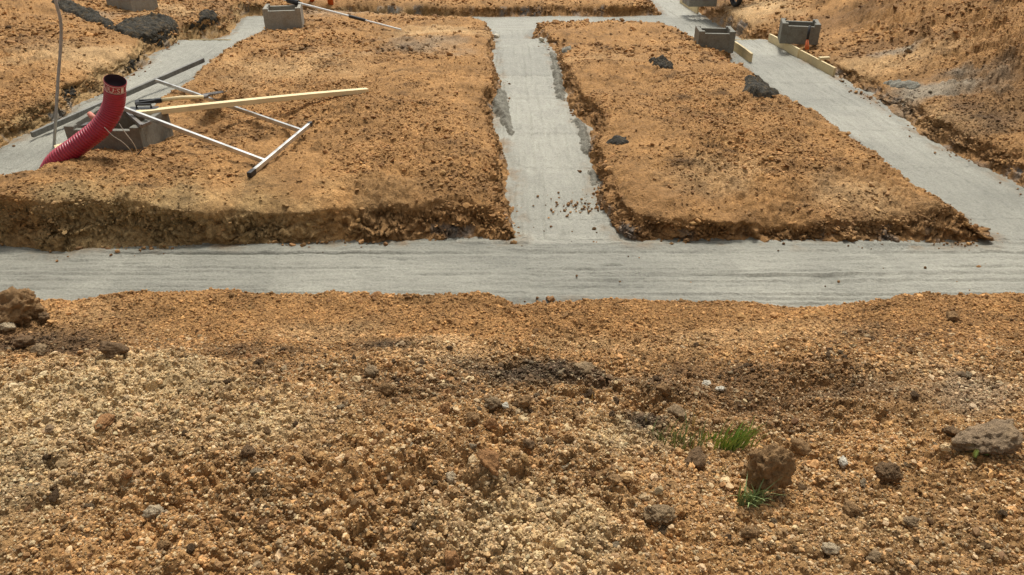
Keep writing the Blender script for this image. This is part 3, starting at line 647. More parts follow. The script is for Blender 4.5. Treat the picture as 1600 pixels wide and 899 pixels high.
CL = [(1203, 784, 84, 'clod', 'big brown clod standing behind the lowest grass tuft', (.95, .8, 1.05), 0.05),
 (18, 508, 74, 'clod', 'big ridged brown clod at the left end of the front footing edge', (1.05, .9, .8), .32),
 (1552, 712, 98, 'slab', 'flat grey slab of earth beside the pale green leaf', (1.1, .75, .5), .3),
 (1386, 762, 46, 'clod_dark', 'dark clod tilted on the gravel between the big clod and the grey slab', (1, .8, .75), .2),
 (1032, 818, 50, 'clod_grey', 'grey-brown lump low on the heap, left of the lowest grass tuft', (1, .8, .6), .35),
 (1037, 622, 26, 'clod', 'rounded brown lump under the dark break in the slope', (1, .9, .8), .2),
 (1104, 606, 15, 'stone_white', 'small white stone, upper of two on the dark soil above the grass', (1, .8, .6), .2),
 (1125, 614, 15, 'stone_white', 'small white stone, lower of two on the dark soil above the grass', (1, .8, .6), .2),
 (1060, 655, 34, 'clod_grey', 'pale grey clod half sunk just above the grass patch', (1, .8, .7), .35),
 (1318, 732, 20, 'stone_white', 'angular white stone left of the tilted dark clod', (1, .7, .7), .2),
 (915, 585, 40, 'clod_grey', 'flat grey-brown clod in the upper middle of the slope', (1, .8, .45), .3),
 (585, 472, 24, 'clod_rust', 'small rounded tan clod just below the front footing edge', (1, .8, .6), .2),
 (175, 558, 42, 'clod_dark', 'long dark lump on the gravel at left', (1.2, .7, .45), .25),
 (70, 507, 22, 'clod_dark', 'black-brown lump touching the big ridged clod', (1, .8, .8), .1),
 (35, 545, 34, 'clod_dark', 'dark crumbly lump left below the ridged clod', (1, .8, .6), .2),
 (60, 558, 28, 'clod_grey', 'grey crumbly lump right of the dark crumbly one at the left edge', (1, .8, .6), .2),
 (12, 522, 34, 'stone', 'yellowish lump at the left edge under the ridged clod', (1, .8, .5), .3),
 (165, 672, 34, 'clod_rust', 'flat reddish stone lying on the pale gravel at left', (1.2, .7, .4), .2),
 (242, 812, 30, 'stone', 'pale lumpy stone in the lower left gravel', (1, .8, .7), .25),
 (200, 757, 20, 'clod_rust', 'reddish brown pebble in the lower left gravel', (1, .8, .7), .25),
 (258, 872, 24, 'clod', 'egg-shaped brown pebble near the bottom left', (.7, .9, .8), .2),
 (386, 718, 26, 'clod_dark', 'dark upright crumb between pale gravel patches', (1, .8, .8), .2),
 (767, 672, 24, 'clod_rust', 'orange-brown round stone in the middle of the heap', (1, .8, .8), .2),
 (770, 645, 32, 'clod_grey', 'grey-brown rounded clod above the orange-brown stone', (1, .8, .7), .2),
 (820, 638, 26, 'clod', 'brown round clod right of the grey rounded one', (1, .8, .75), .2),
 (695, 648, 24, 'clod_rust', 'rusty clod left of the grey rounded one', (1, .8, .75), .2),
 (790, 640, 16, 'stone_white', 'white pebble between two brown clods in mid heap', (1, .8, .6), .2),
 (765, 735, 42, 'clod_rust', 'two-lobed rusty lump in the lower middle', (1.2, .7, .6), .3),
 (706, 760, 24, 'stone', 'pale clod with shadowed foot left of the rusty lump', (1, .8, .8), .2),
 (883, 735, 16, 'stone', 'smooth pale pebble right of the rusty lump', (1, .8, .7), .2),
 (825, 712, 22, 'clod_dark', 'dark angular crumb above the rusty lump', (1, .8, .6), .2),
 (706, 893, 36, 'clod_rust', 'rusty brown clod at the bottom edge near the middle', (.9, .8, 1.0), .3),
 (960, 762, 26, 'clod', 'brown crumb at the right edge of the pale gravel fan', (1, .8, .6), .2),
 (740, 668, 28, 'clod', 'brown clod left beside the orange-brown stone', (1, .8, .75), .2),
 (580, 590, 26, 'clod_grey', 'grey clod on the gravel below the black patch of soil', (1, .8, .7), .2),
 (605, 622, 26, 'clod', 'tan-brown clod on a pebbly rise in the middle left', (1, .8, .8), .2),
 (480, 725, 20, 'clod', 'brown lump right of the pale gravel at left', (1, .8, .8), .2),
 (1175, 842, 34, 'clod', 'brown lump low in the picture under the lowest grass tuft', (1, .8, .7), .3),
 (1330, 815, 34, 'clod', 'mid-brown lump below the tilted dark clod', (1, .8, .6), .3),
 (1422, 828, 26, 'clod_grey', 'grey-brown crumb right of the mid-brown lump', (1, .8, .6), .3),
 (1300, 868, 30, 'stone', 'pale lump among white pebbles near the bottom right', (1, .8, .7), .3),
 (1368, 880, 28, 'clod_grey', 'grey lump near the bottom right corner', (1, .8, .6), .3),
 (1085, 735, 40, 'clod_dark', 'dark crumbly lump in the hollow left of the big clod', (1.2, .8, .55), .3),
 (1252, 715, 36, 'clod', 'brown clod just right of the big standing clod', (1, .8, .6), .3),
 (1485, 690, 26, 'clod_dark', 'dark clod left of the grey slab', (1, .8, .6), .3),
 (1490, 505, 26, 'clod', 'brown lump high on the right slope below the footing', (1, .8, .6), .3)]
for i, (px, py, wp, mt, lb, sq, sk) in enumerate(CL):
    big = wp > 44
    clod('stone' if 'stone' in lb or 'pebble' in lb else 'earth_clod', px, py, wp, mt, lb, 'stone' if 'stone' in lb or 'pebble' in lb else 'clod', 500+i, sq=sq, sub=5 if big else 4, rot=None if not big else .4, sink=sk, jag=.5)
# further small clods nobody could tell apart
protos = [clod_mesh('earth_clod', 1.0, 900+i, 3, (1, .85, .7), .5) for i in range(8)]
mats8 = ['clod', 'clod_dark', 'clod_grey', 'clod_rust', 'clod', 'stone', 'clod', 'clod_dark']
for me_, mt in zip(protos, mats8): me_.materials.append(M[mt])
cnt = 0
while cnt < 290:
    if cnt >= 180: px = random.uniform(350, 1350); py = 600+35*math.sin(px*.009)+random.gauss(0, 26)
    elif cnt < 165:
        px = random.uniform(5, 1595); py = random.uniform(560, 895)
    else: px, py = random.uniform(5, 1595), random.uniform(480, 560)
    if px < 420 and 600 < py < 720 and random.random() < .7: continue
    p = P(px, py, .5); z = float(base_h(np.array(p[0]), np.array(p[1]))); p = P(px, py, z); x_, y_ = p[0], p[1]; z_ = ground_z(x_, y_)
    rr = random.choice([.008, .009, .011, .013, .017])*random.uniform(.8, 1.15)
    band = cnt >= 180; rr *= 1.25 if band else 1
    o = bpy.data.objects.new('earth_clod', protos[random.choice([0, 1, 1, 7, 2, 4])] if band else random.choice(protos)); COL.objects.link(o); o.scale = (rr*random.uniform(.8, 1.3), rr, rr*random.uniform(.7, 1.1)); o.location = (x_, y_, z_+rr*.3)
    o.rotation_euler = (random.uniform(-.5, .5), random.uniform(-.5, .5), random.uniform(0, 6.28))
    tag(o, 'brown lump of earth in the dark broken band across the middle of the slope' if band else 'small lump of earth lying loose on the crumbs of the foreground heap', 'clod', 'clods along the dark break of the slope' if band else 'small clods on the foreground heap'); cnt += 1

# ------------------------------------------------------------------ spilled mortar
def blob(name, outline, hgt, mat, label, cat='spilled concrete', seed=0, lumps=None):
    lumps = 1.0 if hgt > .035 else .9 if seed in (1, 2, 3, 4) else .3
    """a heap with the given outline (px,py on the soil)"""
    pts = np.array([ground_at(*p)[:] for p in outline]); 
    lo, hi = pts[:, :2].min(0)-.04, pts[:, :2].max(0)+.04
    n = 90; st = max((hi-lo).max()/n, .012)
    X, Y = np.meshgrid(np.arange(lo[0], hi[0], st), np.arange(lo[1], hi[1], st))
    d, _, _, ins = poly_dist(X, Y, pts[:, :2]); sd = np.where(ins, d, -d)+fbm(X+seed, Y, o=3, f=9)*.035
    tX, tY, zz = [v.reshape(X.shape) for v in chunked(lambda a, b: terrain(a, b), X.ravel(), Y.ravel())[:3]]
    w_, _ = worley(X+seed, Y, .085, 5); w2, _ = worley(X, Y+seed, .04, 6)
    wd = max(min((hi-lo).min()*.4, .25), .05)
    Z = zz+hgt*np.sqrt(np.clip(sd/wd, 0, 1))+lumps*(w_*.035+w2*.018)*np.clip(sd/.03, 0, 1)-.03*(sd <= 0)+fbm(X, Y, o=3, f=24)*.014+.004
    X, Y = tX+.015*fbm(X, Y, Z, o=2, f=20), tY-.012
    me, _ = grid_mesh(name, X, Y, Z, keep=sd > -.015)
    o = link(name, me, M[mat], smooth=True); recenter(o); tag(o, label, cat); return o
blob('spilled_mortar', [(1160, 143), (1165, 127), (1186, 119), (1204, 124), (1216, 138), (1226, 149), (1204, 153), (1178, 151)], .012, 'mortar', 'dark grey dollop of mortar beside the left edge of the right footing', seed=1)
blob('spilled_mortar', [(178, 48), (195, 35), (225, 28), (262, 28), (276, 42), (275, 60), (262, 72), (240, 66), (205, 60)], .02, 'mortar', 'big dark grey mortar heap on the left bank beyond the red pipe', seed=2)
blob('spilled_mortar', [(80, 3), (110, 2), (145, 18), (180, 40), (190, 52), (165, 44), (130, 30), (100, 18)], .012, 'mortar', 'trail of dark mortar running down to the big mortar heap', seed=3)
blob('spilled_mortar', [(298, 42), (303, 26), (318, 18), (334, 24), (333, 38), (318, 44)], .012, 'mortar', 'dark mortar lump at the bank rim right of the big mortar heap', seed=4)
blob('spilled_mortar', [(104, 158), (108, 142), (122, 134), (134, 140), (136, 152), (122, 160)], .0, 'mortar', 'greenish grey mortar splash on the left bank wall above the long screed bar', seed=5)
blob('spilled_mortar', [(201, 108), (203, 92), (214, 88), (226, 92), (226, 104), (212, 110)], .0, 'mortar', 'mortar splash on the left bank wall above the pipe mouth', seed=6)
blob('spilled_mortar', [(1376, 131), (1395, 126), (1420, 128), (1437, 135), (1425, 140), (1395, 138)], .02, 'mortar_pale', 'flat grey mortar streak on the path right of the right footing', seed=7)
blob('spilled_mortar', [(1012, 96), (1030, 92), (1048, 98), (1052, 108), (1035, 108), (1020, 102)], .03, 'mortar', 'dark mortar lump at the top of the right bed', seed=8)
blob('spilled_mortar', [(970, 222), (978, 215), (990, 214), (994, 224), (982, 230)], .02, 'mortar', 'small mortar splash near the left edge of the right bed', seed=9)
blob('spilled_mortar', [(879, 78), (890, 73), (903, 76), (900, 82), (886, 84)], .02, 'mortar_pale', 'grey mortar splash at the far left corner of the right bed', seed=10)
# slurry shoulder that ran into the hollow left of the middle footing
def shoulder(outl, z0, mat, label, seed):
    pts = np.array([P(*p, z0) for p in outl]); lo, hi = pts[:, :2].min(0)-.05, pts[:, :2].max(0)+.05
    X, Y = np.meshgrid(np.arange(lo[0], hi[0], .014), np.arange(lo[1], hi[1], .02))
    d, _, _, ins = poly_dist(X, Y, pts[:, :2]); sd = np.where(ins, d, -d)+fbm(X, Y+seed, o=3, f=10)*.03
    w_, _ = worley(X, Y, .06, 7+seed)
    Z = z0-.04+.05*np.clip(sd/.05, -1, 1)+w_*.03+fbm(X, Y, o=4, f=16, g=.7)*.035
    me, _ = grid_mesh('mortar_shoulder', X, Y, Z, keep=sd > -.05)
    o = link('mortar_shoulder', me, M[mat], smooth=True); recenter(o); tag(o, label, 'spilled concrete')
shoulder([(774, 143), (790, 140), (795, 180), (797, 205), (786, 186), (766, 163)], .05, 'mortar_pale', 'rough grey mortar in the notch left of the middle footing', 1)
shoulder([(858, 80), (868, 84), (880, 125), (880, 155), (870, 150), (864, 118)], .035, 'mortar_pale', 'rough mortar seam along the upper right edge of the middle footing', 2)
shoulder([(890, 182), (905, 184), (918, 200), (922, 235), (914, 236), (906, 205)], .035, 'mortar_pale', 'rough mortar seam by the kink in the right edge of the middle footing', 3)
shoulder([(922, 262), (930, 264), (934, 280), (928, 284)], .04, 'mortar_pale', 'small lump of mortar at the right edge of the middle footing', 4)

# ------------------------------------------------------------------ hollow shuttering blocks
def block(loc, rz, L, D, H, label, mat, tilt=0, notch=.05, ledge=False, group=None):
    root = empty('concrete_block', loc, label, 'concrete block', group)
    T = .055
    def piece(name, boxes, m=mat):
        bm = bmesh.new()
        for (x0, x1, y0, y1, z0, z1) in boxes:
            r = bmesh.ops.create_cube(bm, size=1); mt = Matrix.Diagonal((x1-x0, y1-y0, z1-z0, 1)); mt.translation = ((x0+x1)/2, (y0+y1)/2, (z0+z1)/2)
            bmesh.ops.transform(bm, matrix=mt, verts=r['verts'])
            es = list({e for v in r['verts'] for e in v.link_edges}); bmesh.ops.bevel(bm, geom=es, offset=.004, segments=1, affect='EDGES')
        me_ = bpy.data.meshes.new(name); bm.to_mesh(me_); bm.free(); me_.materials.append(M[m])
        o = bpy.data.objects.new(name, me_); COL.objects.link(o); o.parent = root; return o
    hx, hy = L/2, D/2
    e = .002
    piece('front_wall', [(-hx+T*.3, hx-T*.3, -hy+e, -hy+T, 0, H-notch)])
    piece('front_corner', [(-hx, -hx+T*1.5, -hy, -hy+T*1.4, 0, H)]); piece('front_corner', [(hx-T*1.5, hx, -hy, -hy+T*1.4, 0, H)])
    piece('side_wall', [(-hx+e, -hx+T, -hy+T*1.4, hy-T, 0, H-e)]); piece('side_wall', [(hx-T, hx-e, -hy+T*1.4, hy-T, 0, H-e)])
    piece('back_wall', [(-hx, hx, hy-T, hy, 0, H-notch*.9), (-hx+.001, -hx+T*1.3, hy-T-.01, hy-.001, 0, H), (hx-T*1.3, hx-.001, hy-T-.01, hy-.001, 0, H)])
    if ledge: piece('bottom_ledge', [(-.12, .14, -hy-.035, -hy-.0, .02, .045)])
    root.rotation_euler = (tilt, 0, rz)
    return root
# near one, by the red pipe
pB = P(225, 246, .17); pA = P(108, 249, .17)
nb = block(((pA[0]+pB[0])/2+.03, pB[1]+.27, .16), -.06, .66, .54, .29, 'large hollow concrete block leaning tools, behind the red pipe', 'block_dark', tilt=.03, notch=.03)
fl_ = ground_at(438, 45); block((P(438, 43, .1)[0]+.02, P(438, 43, .1)[1]+.22, .06), .18, .58, .5, .33, 'hollow grey block at the far end of the left bed with a pole across it', 'block', notch=.035)
b3 = block((P(1118, 80, .1)[0]+.01, P(1118, 80, .1)[1]+.2, .075), -.08, .50, .42, .29, 'hollow block on the edge of the right bed, left of the right footing', 'block_dark', notch=.03, ledge=True)
b4 = block((P(1247, 73, .14)[0]+.12, P(1247, 73, .14)[1]+.40, .13), -.24, .52, .42, .28, 'hollow block behind the long boards right of the right footing', 'block_dark', notch=.035)
b5 = block((P(1097, 9, .08)[0], P(1097, 9, .08)[1]+.25, .06), .05, .52, .5, .3, 'pale block at the top edge beside the farthest board', 'block', notch=0)
b6 = block((P(197, 13, .32)[0], P(197, 13, .32)[1]+.25, float(base_h(np.array(P(197, 13, .3)[0]), np.array(P(197, 13, .3)[1]+.2)))-.02), -.5, .62, .5, .3, 'block cut by the top edge of the picture, above the mortar heap', 'block', notch=0)

# ------------------------------------------------------------------ the red corrugated pipe
path = [PD(66, 300, 5.72), PD(86, 256, 5.74), PD(124, 226, 5.80), PD(158, 198, 5.87), PD(177, 165, 5.91), PD(180, 126, 5.86)]
C_ = spline(path, 900); seg = np.r_[0, np.cumsum(np.linalg.norm(np.diff(C_, axis=0), axis=1))]; tot = seg[-1]
pr = .081; pitch = .0235
ncut = int(tot/pitch*6); tt = np.linspace(0, tot, ncut); C2 = np.stack([np.interp(tt, seg, C_[:, k]) for k in range(3)], 1)
ph = (tt/pitch) % 1; rad = pr-.009*(np.clip(np.cos(ph*2*np.pi)*1.6+.2, 0, 1)); cuff = tt > tot-.075
rad = np.where(cuff, pr+.001, rad)
root = empty('corrugated_pipe', Vector(C2[0]), 'wine red corrugated plastic pipe curving up out of the ground with a printed rim', 'pipe')
bm = bmesh.new(); tube(bm, C2[~cuff], 0, 40, caps=False, radii=rad[~cuff]); bm_obj('pipe_body', bm, M['red'], root, True)
bm = bmesh.new(); ca = C2[cuff][0]; cb = C2[-1]; ax = Vector(cb-ca).normalized()
# the cut end: cuff wall outside, lip, dark inside
cut_pts = [Vector(ca), Vector(cb), Vector(cb)+ax*.002, Vector(cb)-ax*.004]; tube(bm, cut_pts[:3], 0, 40, caps=False, radii=[pr-.004, pr+.002, pr-.001]); cuffo = bm_obj('rim_band', bm, M['red'], root, True)
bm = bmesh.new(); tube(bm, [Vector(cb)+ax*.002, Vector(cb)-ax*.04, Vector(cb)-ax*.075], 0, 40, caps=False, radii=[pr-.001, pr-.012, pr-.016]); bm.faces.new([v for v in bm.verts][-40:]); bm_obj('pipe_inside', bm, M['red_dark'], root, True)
u0 = Vector((1, 0, 0)); u0 = (u0-ax*u0.dot(ax)).normalized(); v0 = ax.cross(u0)   # v0 away from camera, u0 right
if v0.y < 0: v0 = -v0
def on_cuff(sx, h, off=.0022):
    a = sx/pr; return Vector(ca)+ax*h+(u0*math.sin(a)-v0*math.cos(a))*(pr+.0005+off)
def wrap_strip(x0, x1, h0, h1, off=.002, n=60):
    bm = bmesh.new(); pv = None
    for i in range(n+1):
        s = x0+(x1-x0)*i/n; a, b = bm.verts.new(on_cuff(s, h0, off)), bm.verts.new(on_cuff(s, h1, off))
        if pv: bm.faces.new((pv[0], a, b, pv[1]))
        pv = (a, b)
    return bm
for (h0, h1) in ((.004, .008), (.064, .068)):
    bm_obj('print_line', wrap_strip(-pr*3.1, pr*3.1, h0, h1), M['print'], root)
bm_obj('print_line', wrap_strip(.070, .092, .012, .060), M['print'], root)
def text_mesh(body, size):
    cu = bpy.data.curves.new('t', 'FONT'); cu.body = body; cu.size = size; cu.resolution_u = 2; cu.align_x = 'CENTER'
    to = bpy.data.objects.new('t', cu); COL.objects.link(to); dg = bpy.context.evaluated_depsgraph_get()
    me_ = bpy.data.meshes.new_from_object(to.evaluated_get(dg)); bpy.data.objects.remove(to); bpy.data.curves.remove(cu); return me_
tm = text_mesh('A|U:S', .062)
bm = bmesh.new(); bm.from_mesh(tm); bmesh.ops.triangulate(bm, faces=bm.faces)
bmesh.ops.subdivide_edges(bm, edges=bm.edges, cuts=1)
for v in bm.verts: v.co = on_cuff(v.co.x*1.0-.008, v.co.y+.014, .003)
tm.name = 'printed_letters'; bm.to_mesh(tm); bm.free(); link('printed_letters', tm, M['print'], root)

# two tie wires hanging in loops by the pipe
def wire(pts, r, label, mat='wire', name='tie_wire'):
    bm = bmesh.new(); tube(bm, spline(pts, 26), r, 6); o = bm_obj(name, bm, M[mat], None, True); recenter(o); tag(o, label, 'wire'); return o
wire([PD(163, 199, 5.80), PD(176, 212, 5.78), (PD(191, 222, 5.80)), PD(203, 234, 5.85), PD(210, 247, 5.9)], .0032, 'thin pale tie wire hanging from the pipe over the near block, left of two')
wire([PD(186, 193, 5.85), PD(196, 208, 5.84), PD(207, 222, 5.86), PD(213, 234, 5.9), PD(213, 243, 5.93)], .0032, 'thin pale tie wire hanging over the near block, right of two')
wire([PD(202, 258, 5.8), PD(212, 245, 5.86), PD(224, 232, 5.9)], .005, 'short dark wire end stuck in the soil at the foot of the near block', 'black', 'wire_end')

# ------------------------------------------------------------------ earthing strip standing in the left footing
def ribbon(pts, wv, tk, label):
    root_pts = spline(pts, 60); bm = bmesh.new()
    tube(bm, root_pts, wv, 8); o = bm_obj('earthing_strip', bm, M['galv'], None, True); recenter(o); tag(o, label, 'steel strip'); return o
b0 = P(84, 229, 0)
ribbon([PD(84, 236, b0[1]), PD(86, 205, b0[1]), PD(88, 170, b0[1]), PD(91, 120, b0[1]+.02), PD(95, 70, b0[1]+.03), PD(95, 35, b0[1]+.02), PD(89, 10, b0[1]), PD(84, -12, b0[1]), PD(82, -40, b0[1])], .014, .005,
       'tall bent grey earthing strip rising from the left footing out of the picture')
ribbon([PD(69, 14, 13.2), PD(66, 4, 13.2), PD(62, -10, 13.2)], .02, .005, 'short pale strip end at the top left beyond the tall earthing strip')

# ------------------------------------------------------------------ screed with handles
bA, bB = P(50, 211, .05), P(318, 94, .16)
s1, s2 = Vector(bA), Vector(bB); du = (s2-s1).normalized()
root = empty('screed', s1, 'long aluminium screed lying over the left footing with two handle tubes and a crossbar', 'screed')
bm = bmesh.new(); bar(bm, s1, s2, .035, .055, bevel=.005); bm_obj('screed_bar', bm, M['screed'], root)
h1a, h1b = P(243, 126, .14), PD(466, 205, 0)*0
h1b = P(466, 205, .36); h2a = PD(194, 170, 6.45); h2b = P(411, 251, .34)
h1a = P(244, 126, .19)
ga, gb = P(389, 274, .32), P(486, 193, .37)
def proj_line(p):                              # nearest place on the crossbar
    d = gb-ga; t = np.dot(p-ga, d)/np.dot(d, d); return ga+d*t
for a, b in ((h1a, h1b), (h2a, h2b)):
    bm = bmesh.new(); e = proj_line(b); bar(bm, a, e, .026, .036, bevel=.004); bm_obj('handle_tube', bm, M['alu'], root)
bm = bmesh.new(); dv = (gb-ga); n_ = dv/np.linalg.norm(dv); bar(bm, ga+n_*.085, gb-n_*.045, .028, .034, bevel=.004); bm_obj('crossbar', bm, M['alu'], root)
bm = bmesh.new(); bar(bm, ga, ga+n_*.085, .036, .042, bevel=.006); bm_obj('rubber_grip', bm, M['black'], root)
bm = bmesh.new(); bar(bm, gb-n_*.045, gb, .034, .040, bevel=.006); bm_obj('rubber_grip', bm, M['black'], root)
# hinge arm of the nearer handle, resting on the block
k1, k2, k3 = PD(196, 174, 6.62), PD(222, 197, 6.1), PD(236, 191, 6.15)
bm = bmesh.new(); bar(bm, k1, k2, .03, .03, bevel=.004); bar(bm, k2, k3, .022, .026, bevel=.004); bm_obj('brace', bm, M['steel'], root)
bm = bmesh.new(); tube(bm, [np.array(h2a)-np.array([.0, .0, .03]), P(150, 171, .05)], .012, 8); bm_obj('brace', bm, M['screed'], root)

# ------------------------------------------------------------------ timber
def plank(a, b, w_, h_, label, cat='board', mat='wood', up=(0, 0, 1), name='board', group=None):
    """a board in its own coordinates with the grain along x"""
    a, b = Vector(a), Vector(b); Ln = (b-a).length; ax_ = (b-a).normalized(); side = Vector(up).cross(ax_).normalized(); u = ax_.cross(side)
    bm = bmesh.new(); bar(bm, (0, 0, 0), (Ln, 0, 0), w_, h_, bevel=.0025)
    bmesh.ops.subdivide_edges(bm, edges=[e for e in bm.edges if abs(e.verts[0].co.x-e.verts[1].co.x) > Ln*.5], cuts=6)
    for v in bm.verts: v.co.z += math.sin(v.co.x/Ln*math.pi)*.004*Ln; v.co.y += .003*math.sin(v.co.x*5)
    o = bm_obj(name, bm, M[mat]); o.matrix_world = Matrix(((ax_.x, side.x, u.x, a.x), (ax_.y, side.y, u.y, a.y), (ax_.z, side.z, u.z, a.z), (0, 0, 0, 1)))
    tag(o, label, cat, group); return o
pe = ground_at(574, 146, .03); ps = PD(214, 178, 6.45)
plank(ps, pe, .075, .045, 'long pale timber batten reaching from the near block across the left bed', 'batten', name='timber_batten')
plank(P(86, 232, .03), P(118, 223, .05), .10, .03, 'short offcut of pale board on the left footing behind the pipe', 'board', name='board_offcut')
# formwork along the right footing
e1, e2, e3 = P(1201, 66, 0), P(1247, 91, 0), P(1302, 121, 0)
up0 = np.array((0, 0, .075))
rt = empty('formwork_board', Vector(e1), 'long pale formwork board on edge along the right side of the right footing', 'board')
bm = bmesh.new(); bar(bm, e1+up0*.8, e2+up0*.8, .03, .13, bevel=.003); bm_obj('plank', bm, M['wood'], rt)
bm = bmesh.new(); bar(bm, e2+up0*.8+np.array((.012, -.02, -.005)), e3+up0*.8, .03, .12, bevel=.003); bm_obj('plank', bm, M['wood_edge'], rt)
bm = bmesh.new(); c_ = P(1279, 108, .0)+np.array((.03, .0, .14)); bar(bm, c_-np.array((.05, 0, 0)), c_+np.array((.09, .02, 0)), .05, .03, bevel=.003); bm_obj('cleat', bm, M['wood'], rt)
plank(P(1146, 79, 0)+up0*.8, P(1173, 99, 0)+up0*.8, .03, .14, 'short formwork board on edge beneath the block on the right bed', mat='wood_edge', name='formwork_board')
plank(P(1063, 5, LOW)+up0, P(1090, 22, LOW)+up0, .03, .16, 'farthest formwork board at the top edge beside the pale block', name='formwork_board')
# stop boards where the footing steps down
for (x0, x1, lb) in ((P(776, 66)[0], P(852, 66)[0], 'thin stop board across the middle footing where it steps down'), (P(310, 55)[0], P(373, 55)[0], 'thin stop board across the left footing where it steps down'), (P(1150, 67)[0], P(1203, 67)[0], 'thin stop board across the right footing where it steps down')):
    plank((x0, STEP_Y+.014, -.07), (x1, STEP_Y+.014, -.07), .022, .158, lb, 'board', 'wood_edge', name='stop_board')
clod('stone', 776, 62, 11, 'stone_white', 'white chip at the left end of the stop board in the middle footing', 'stone', 801, sub=2)
clod('stone', 846, 65, 10, 'stone_white', 'white chip at the right end of the stop board in the middle footing', 'stone', 802, sub=2)

# ------------------------------------------------------------------ spade and float on the near block
root = empty('spade', Vector(PD(212, 160, 6.9)), 'spade with black grip and pale wooden handle lying behind the near block', 'spade')
a, b, c, d_ = (Vector(PD(211, 161, 6.72)), Vector(PD(249, 157, 6.80)), Vector(PD(318, 152, 7.0)), Vector(ground_at(352, 148, .02)))
bm = bmesh.new(); ax_ = (b-a).normalized()
bar(bm, a, a+ax_*.035, .1, .03, bevel=.006); sd_ = ax_.cross(Vector((0, 0, 1))).normalized()
for sgn in (1, -1): bar(bm, a+ax_*.03+sd_*.04*sgn, b-ax_*.02+sd_*.012*sgn, .026, .03, bevel=.006)
bar(bm, b-ax_*.04, b+ax_*.02, .045, .04, bevel=.006); bm_obj('grip', bm, M['black'], root)
bm = bmesh.new(); tube(bm, [b, (b+c)/2+Vector((0, 0, .01)), c], .018, 10); bm_obj('handle', bm, M['wood'], root, True)
bm = bmesh.new(); tube(bm, [c-(c-b).normalized()*.1, c+(d_-c)*.15], .02, 10); 
bl = (d_-c); sdv = bl.cross(Vector((0, 0, 1))).normalized(); prev = None; rows_ = []
for t, wv in ((.1, .03), (.22, .075), (.5, .08), (.8, .07), (1.0, .02)):
    p = c+bl*t; rows_.append([bm.verts.new(p+sdv*wv*s+Vector((0, 0, .02*(abs(s)**2)))) for s in (-1, -.5, 0, .5, 1)])
for r0, r1 in zip(rows_, rows_[1:]):
    for k in range(4): bm.faces.new((r0[k], r0[k+1], r1[k+1], r1[k]))
g_ = bmesh.ops.solidify(bm, geom=[f for f in bm.faces if all(v in sum(rows_, []) for v in f.verts)], thickness=.004); bm_obj('blade', bm, M['steel'], root)
# black float lying on the block
zt = .455
fa, fb = PD(203, 171, 6.52), PD(248, 170, 6.60)
root = empty('plastering_float', Vector(fa), 'black float lying on the rim of the near block', 'float')
bm = bmesh.new(); bar(bm, fa, fb, .11, .018, bevel=.004); bm_obj('float_plate', bm, M['black'], root)
bm = bmesh.new(); m1, m2 = Vector(fa)*.75+Vector(fb)*.25, Vector(fa)*.25+Vector(fb)*.75; tube(bm, [m1, m1+Vector((0, 0, .04)), m2+Vector((0, 0, .04)), m2], .012, 8); bm_obj('handle', bm, M['black'], root)
# mason's hammer-like tool: salmon handle, grey head
root = empty('trowel', Vector(PD(140, 195, 6.4)), 'small trowel with salmon handle lying on the block left of the pipe', 'trowel')
bm = bmesh.new(); tube(bm, [PD(140, 178, 6.35), PD(146, 184, 6.3), PD(151, 190, 6.3)], 0, 10, radii=[.022, .026, .022]); bm_obj('handle', bm, M['brick_red'], root, True)
bm = bmesh.new(); q0, q1, q2 = PD(130, 196, 6.3), PD(142, 186, 6.36), PD(158, 190, 6.3)
bar(bm, q0, (Vector(q2)+Vector(q0))/2, .09, .02, bevel=.004); bar(bm, (Vector(q2)+Vector(q0))/2, q2, .05, .03, bevel=.004); bm_obj('blade', bm, M['steel'], root)

# ------------------------------------------------------------------ measuring pole over the far-left block
tip = Vector(ground_at(627, 50, .02)); hd = Vector(PD(400, -14, tip.y+.9)); hd.z = max(hd.z, .42)
hd = Vector(PD(425, -6, 13.1))
root = empty('measuring_pole', tip, 'white telescopic pole with black sleeves resting on the far left block', 'pole')
dv = hd-tip
def on(t): return tip+dv*t
def tx(px): return (px-627)/(425-627)
for (p0, p1, r_, mt, nm) in ((627, 575, .013, 'white_alu', 'pole_section'), (575, 551, .024, 'black', 'sleeve'), (551, 470, .017, 'white_alu', 'pole_section'), (470, 452, .045, 'black', 'clamp'), (452, 425, .022, 'white_alu', 'pole_section')):
    bm = bmesh.new(); tube(bm, [on(tx(p0)), on(tx(p1))], r_, 12); bm_obj(nm, bm, M[mt], root, False)

# ------------------------------------------------------------------ orange drain pipes far away
for (px, py, r_, lb) in ((517, 8, .062, 'orange drain pipe stub at the rim of the far trench, right of two'), (488, 3, .05, 'orange drain pipe stub at the top edge, left of two')):
    q = ground_at(px, py); bm = bmesh.new()
    tube(bm, [q+Vector((0, 0, -.05)), q+Vector((0, 0, .10)), q+Vector((0, 0, .101)), q+Vector((0, 0, .42))], 0, 20, radii=[r_*.9, r_*.9, r_, r_]); o = bm_obj('drain_pipe', bm, M['orange'], None, True); recenter(o); tag(o, lb, 'pipe', 'orange drain pipe stubs')
# brush/hand tool leaning on the far right block
q = Vector(P(1261, 76, .13)); root = empty('hand_brush', q, 'small tool with black handle and orange head leaning on the block behind the boards', 'hand tool')
bm = bmesh.new(); tube(bm, [q+Vector((.0, .05, .11)), q+Vector((.02, .10, .29))], .018, 10); bm_obj('handle', bm, M['black'], root, True)
bm = bmesh.new(); tube(bm, [q+Vector((0, .0, -.01)), q+Vector((0, .02, .03)), q+Vector((0, .05, .11))], 0, 10, radii=[.03, .028, .016]); bm_obj('head', bm, M['orange'], root, True)

